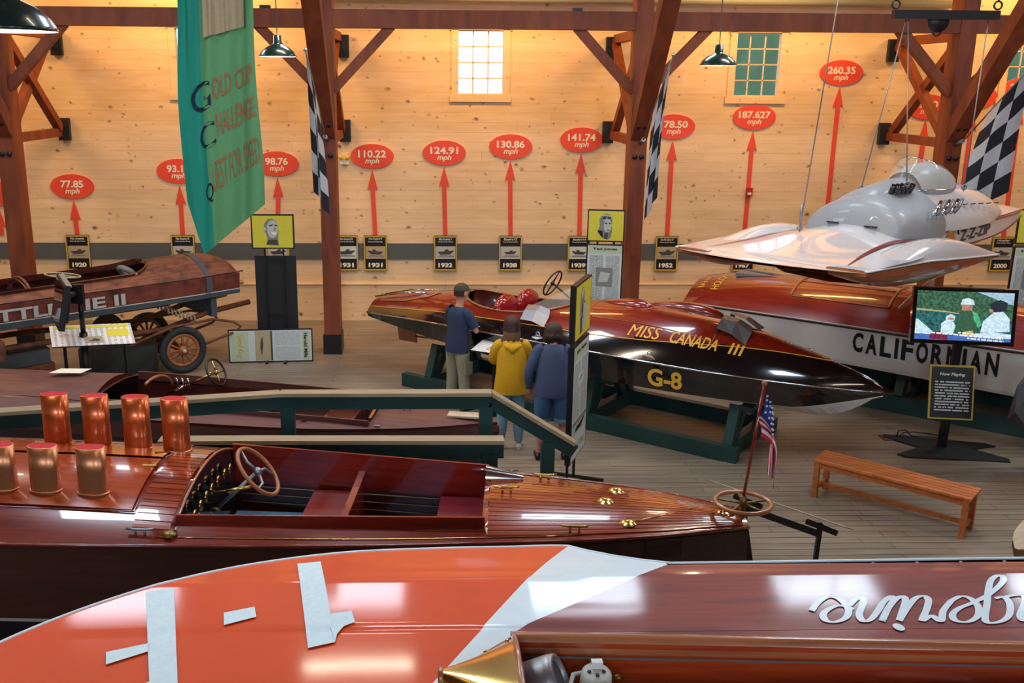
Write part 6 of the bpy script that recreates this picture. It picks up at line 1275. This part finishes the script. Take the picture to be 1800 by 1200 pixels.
    for sg in (-1, 1): ex.ico((hc+sd_*sg*.088+V((0, 0, -.01)))*k, .024*k, sc=(.5, .8, 1.25)); ex.ico((hc+fd*.092+sd_*sg*.033+V((0, 0, .012)))*k, .012*k)
    ex.ico((hc+fd*.10+V((0, 0, -.06)))*k, .018*k, sc=(1.3, .5, .4)); ex.ico((hc+fd*.075+V((0, 0, -.105)))*k, .030*k)
    skin_mesh('body', nodes, edges, P['skin'], t, 1, ex)
    return t, k, hc, fd, sd_, nodes
def shoe(t, k, an, sg, mk):
    a = V((an[0], an[1], 0)); rows = []
    for u, w_, h in ((-.08, .028, .05), (-.06, .038, .085), (0, .042, .10), (.06, .046, .075), (.13, .048, .055), (.17, .040, .045), (.195, .018, .03)):
        rows.append([(a+V((sg*.02*max(0, u)/.15+w_*math.cos(q), u, max(.0, h*(.5+.5*math.sin(q))))))*k for q in prop(0, 14)])
    g = G(); g.grid(rows, closed=True); g.add(rows[0], [list(range(14))]); g.add(rows[-1], [list(range(14))]); return g.build('shoe', mk, t)
# man in navy t-shirt, arms folded
P = dict(skin='skin', lean=.02, head=(0, .07, 1.655), turn=-8, legs=dict(l=((-.11, .02, .50), (-.13, 0, .08)), r=((.11, .03, .50), (.14, .02, .08))), arms=dict(l=((-.26, .10, 1.14), (-.02, .27, 1.13), (.08, .26, 1.15)), r=((.26, .12, 1.13), (.04, .25, 1.17), (-.06, .25, 1.18))))
t, k, hc, fd, sd_, nd = person('man in green cap, navy t-shirt and khaki trousers with folded arms', (.35, 13.27, 0), -48, 1.78, P)
loft([(V((0, .0, .845))*k, .195*k, .155*k), (V((0, .0, .96))*k, .19*k, .15*k), (V((0, .01, 1.12))*k, .168*k, .125*k), (V((0, .015, 1.28))*k, .19*k, .13*k), (V((0, .015, 1.38))*k, .185*k, .115*k), (V((0, .015, 1.435))*k, .13*k, .085*k), (V((0, .02, 1.465))*k, .07*k, .06*k)], t, 'tshirt', 'tee', wr=.02)
for sd, sg in (('l', -1), ('r', 1)):
    a = nd['sh'+sd][0]; e = nd['el'+sd][0]; loft([(a+V((-sg*.05, 0, .02)), .06, .06), (a, .075, .075), (a.lerp(e, .4), .068, .07), (a.lerp(e, .75), .065, .068)], t, 'sleeve', 'tee', 12, .02)
    kn = nd['kn'+sd][0]; an = nd['an'+sd][0]; h_ = V((sg*.085, 0, .90))*k
    loft([(h_+V((-sg*.02, 0, .06)), .085, .115), (h_, .10, .125), (h_.lerp(kn, .45), .098, .108), (kn, .085, .09), (kn.lerp(an, .5), .078, .085), (an+V((0, 0, .0)), .070, .080), (an+V((0, 0, -.03)), .066, .076)], t, 'trouser_leg', 'khaki', 16, .03)
    shoe(t, k, an/k, sg, 'grey_dk')
G().box((nd['knr'][0]+V((.085, 0, .12))), (.02, .14, .18)).build('cargo_pocket', 'khaki', t)
c_ = (hc+V((0, 0, .035)))*k; g = G(); g.grid([[c_+sd_*(.098*math.cos(a)*math.cos(b))+fd*(.115*math.sin(a)*math.cos(b))+V((0, 0, .10*math.sin(b))) for a in prop(0, 20)] for b in lin(0, PI/2-.05, 7)], closed=True)
g.grid([[c_+sd_*(.085*math.cos(a))*(1+.0*q)+fd*(.105*math.sin(a)+q*.085*math.sin(a)**.7)+V((0, 0, .01-.02*q)) for a in lin(.35, PI-.35, 10)] for q in (0, .5, 1)]); g.build('cap', 'cap', t)
g = G(); g.grid([[c_+sd_*(.094*math.cos(a))+fd*(.112*math.sin(a))+V((0, 0, -z_)) for a in lin(PI+.1, 2*PI-.1, 14)] for z_ in (0, .04, .075)]); g.build('hair', 'hair_brown', t)
# woman in mustard hooded top
P = dict(skin='skin2', lean=.03, head=(-.0, .08, 1.63), turn=8, legs=dict(l=((-.10, .02, .50), (-.13, 0, .08)), r=((.10, .01, .50), (.11, -.01, .08))), arms=dict(l=((-.25, .12, 1.16), (-.12, .30, 1.10), (-.06, .36, 1.10)), r=((.25, .12, 1.16), (.14, .30, 1.10), (.08, .36, 1.10))))
t, k, hc, fd, sd_, nd = person('woman with long fair hair in a mustard hooded top and light jeans', (.985, 11.70, 0), 0, 1.70, P)
loft([(V((0, -.01, .78))*k, .235*k, .17*k), (V((0, -.01, .86))*k, .225*k, .165*k), (V((0, .0, 1.02))*k, .205*k, .15*k), (V((0, .015, 1.18))*k, .198*k, .14*k), (V((0, .02, 1.32))*k, .195*k, .125*k), (V((0, .025, 1.40))*k, .165*k, .10*k), (V((0, .03, 1.46))*k, .08*k, .07*k)], t, 'hooded_top', 'hoodie', wr=.03)
g = G(); g.grid([[V(((.055+.075*math.sin(b))*math.cos(a), -.09-.05*math.sin(b)*(1.0-abs(math.cos(a))*.4)+.03*abs(math.cos(a)), 1.44-.17*q*(1-.75*abs(math.cos(a)))+.0))*k for a in lin(PI, 0, 14)] for q, b in [(i/7, PI*i/7) for i in range(8)]]); g.build('hood', 'hoodie', t)
for sd, sg in (('l', -1), ('r', 1)):
    a = nd['sh'+sd][0]; e = nd['el'+sd][0]; w_ = nd['wr'+sd][0]; loft([(a+V((-sg*.05, 0, .02)), .06, .06), (a, .078, .078), (a.lerp(e, .5), .07, .07), (e, .062, .062), (e.lerp(w_, .6), .05, .05), (w_, .042, .042)], t, 'sleeve', 'hoodie', 12, .03)
    kn = nd['kn'+sd][0]; an = nd['an'+sd][0]; h_ = V((sg*.085, 0, .88))*k
    loft([(h_, .095, .12), (h_.lerp(kn, .5), .088, .098), (kn, .074, .078), (kn.lerp(an, .4)+V((0, -.02, 0)), .074, .080), (kn.lerp(an, .75)+V((0, -.01, 0)), .060, .066), (an+V((0, 0, .06)), .052, .060), (an+V((0, 0, .03)), .052, .058)], t, 'jeans_leg', 'jeans_lt', 16, .02); shoe(t, k, an/k, sg, 'shoe_white')
def hair(t, k, hc, fd, sd_, length, mk, wid=.105, mats2=None):
    g = G(); rows = []
    for b in lin(PI/2, 0, 8): rows.append([(hc+V((0, 0, .02)))*k+(sd_*(wid*math.cos(a)*math.cos(b))+fd*(-.118*math.sin(a)*math.cos(b)*(1 if math.sin(a) > 0 else .75))+V((0, 0, .125*math.sin(b))))*k for a in lin(-.45, PI+.45, 22)])
    for q in lin(.1, 1, 9): rows.append([(hc+V((0, 0, .02)))*k+(sd_*(wid*(1+.15*math.sin(q*2.6)-.25*q*(length > .2))*math.cos(a))+fd*(-(.118+.02*math.sin(q*5)+.012*math.sin(a*9))*math.sin(a)*(1 if math.sin(a) > 0 else .75))+V((0, 0, -q*length*(1+.05*math.sin(a*7)))))*k for a in lin(-.45+.3*q, PI+.45-.3*q, 22)])
    g.grid(rows, mf=(lambda i, j: 1 if i > 8 else 0) if mats2 else None); return g.build('hair', [mk]+([mats2] if mats2 else []), t)
hair(t, k, hc, fd, sd_, .36, 'hair_brown', .108, 'hair_blond')
# woman in blue sweater and denim shorts
P = dict(skin='skin2', lean=.05, head=(-.01, .13, 1.58), turn=-5, legs=dict(l=((-.12, .0, .50), (-.155, .0, .08)), r=((.13, .02, .50), (.17, .06, .08))), arms=dict(l=((-.30, -.02, 1.13), (-.29, .06, .88), (-.27, .10, .79)), r=((.27, .16, 1.15), (.12, .34, 1.14), (.05, .40, 1.15))))
t, k, hc, fd, sd_, nd = person('woman with short dark hair in a blue sweater and denim shorts', (1.46, 11.33, 0), -8, 1.74, P)
loft([(V((0, .0, .84))*k, .235*k, .17*k), (V((0, .0, .92))*k, .235*k, .175*k), (V((0, .01, 1.06))*k, .215*k, .155*k), (V((0, .03, 1.22))*k, .21*k, .145*k), (V((0, .04, 1.34))*k, .205*k, .13*k), (V((0, .05, 1.42))*k, .165*k, .105*k), (V((0, .055, 1.47))*k, .085*k, .075*k)], t, 'sweater', 'sweater', wr=.03)
for sd, sg in (('l', -1), ('r', 1)):
    a = nd['sh'+sd][0]; e = nd['el'+sd][0]; w_ = nd['wr'+sd][0]; loft([(a+V((-sg*.05, 0, .02)), .065, .065), (a, .088, .082), (a.lerp(e, .5), .078, .076), (e, .066, .066), (e.lerp(w_, .6), .054, .054), (w_+(e-w_)*.12, .044, .044)], t, 'sleeve', 'sweater', 12, .03)
    kn = nd['kn'+sd][0]; h_ = V((sg*.10, 0, .88))*k; loft([(h_+V((0, 0, .03)), .105, .135), (h_, .115, .14), (h_.lerp(kn, .5), .115, .125), (kn+V((0, 0, .06)), .105, .11), (kn+V((0, 0, .02)), .105, .11)], t, 'shorts_leg', 'jeans', 16, .03)
    loft([(kn+V((0, 0, .05)), .108, .113), (kn+V((0, 0, .02)), .110, .115), (kn+V((0, 0, .0)), .106, .111)], t, 'cuff', 'jeans_lt', 16, .01); shoe(t, k, nd['an'+sd][0]/k, sg, 'black')
hair(t, k, hc, fd, sd_, .13, 'hair_brown', .112)
w_ = nd['wrl'][0]; G().tube(ring(w_+V((0, 0, .01)), .036, (0, .2, 1), 16), .008, n=6, closed=True).build('wristband', 'black', t)
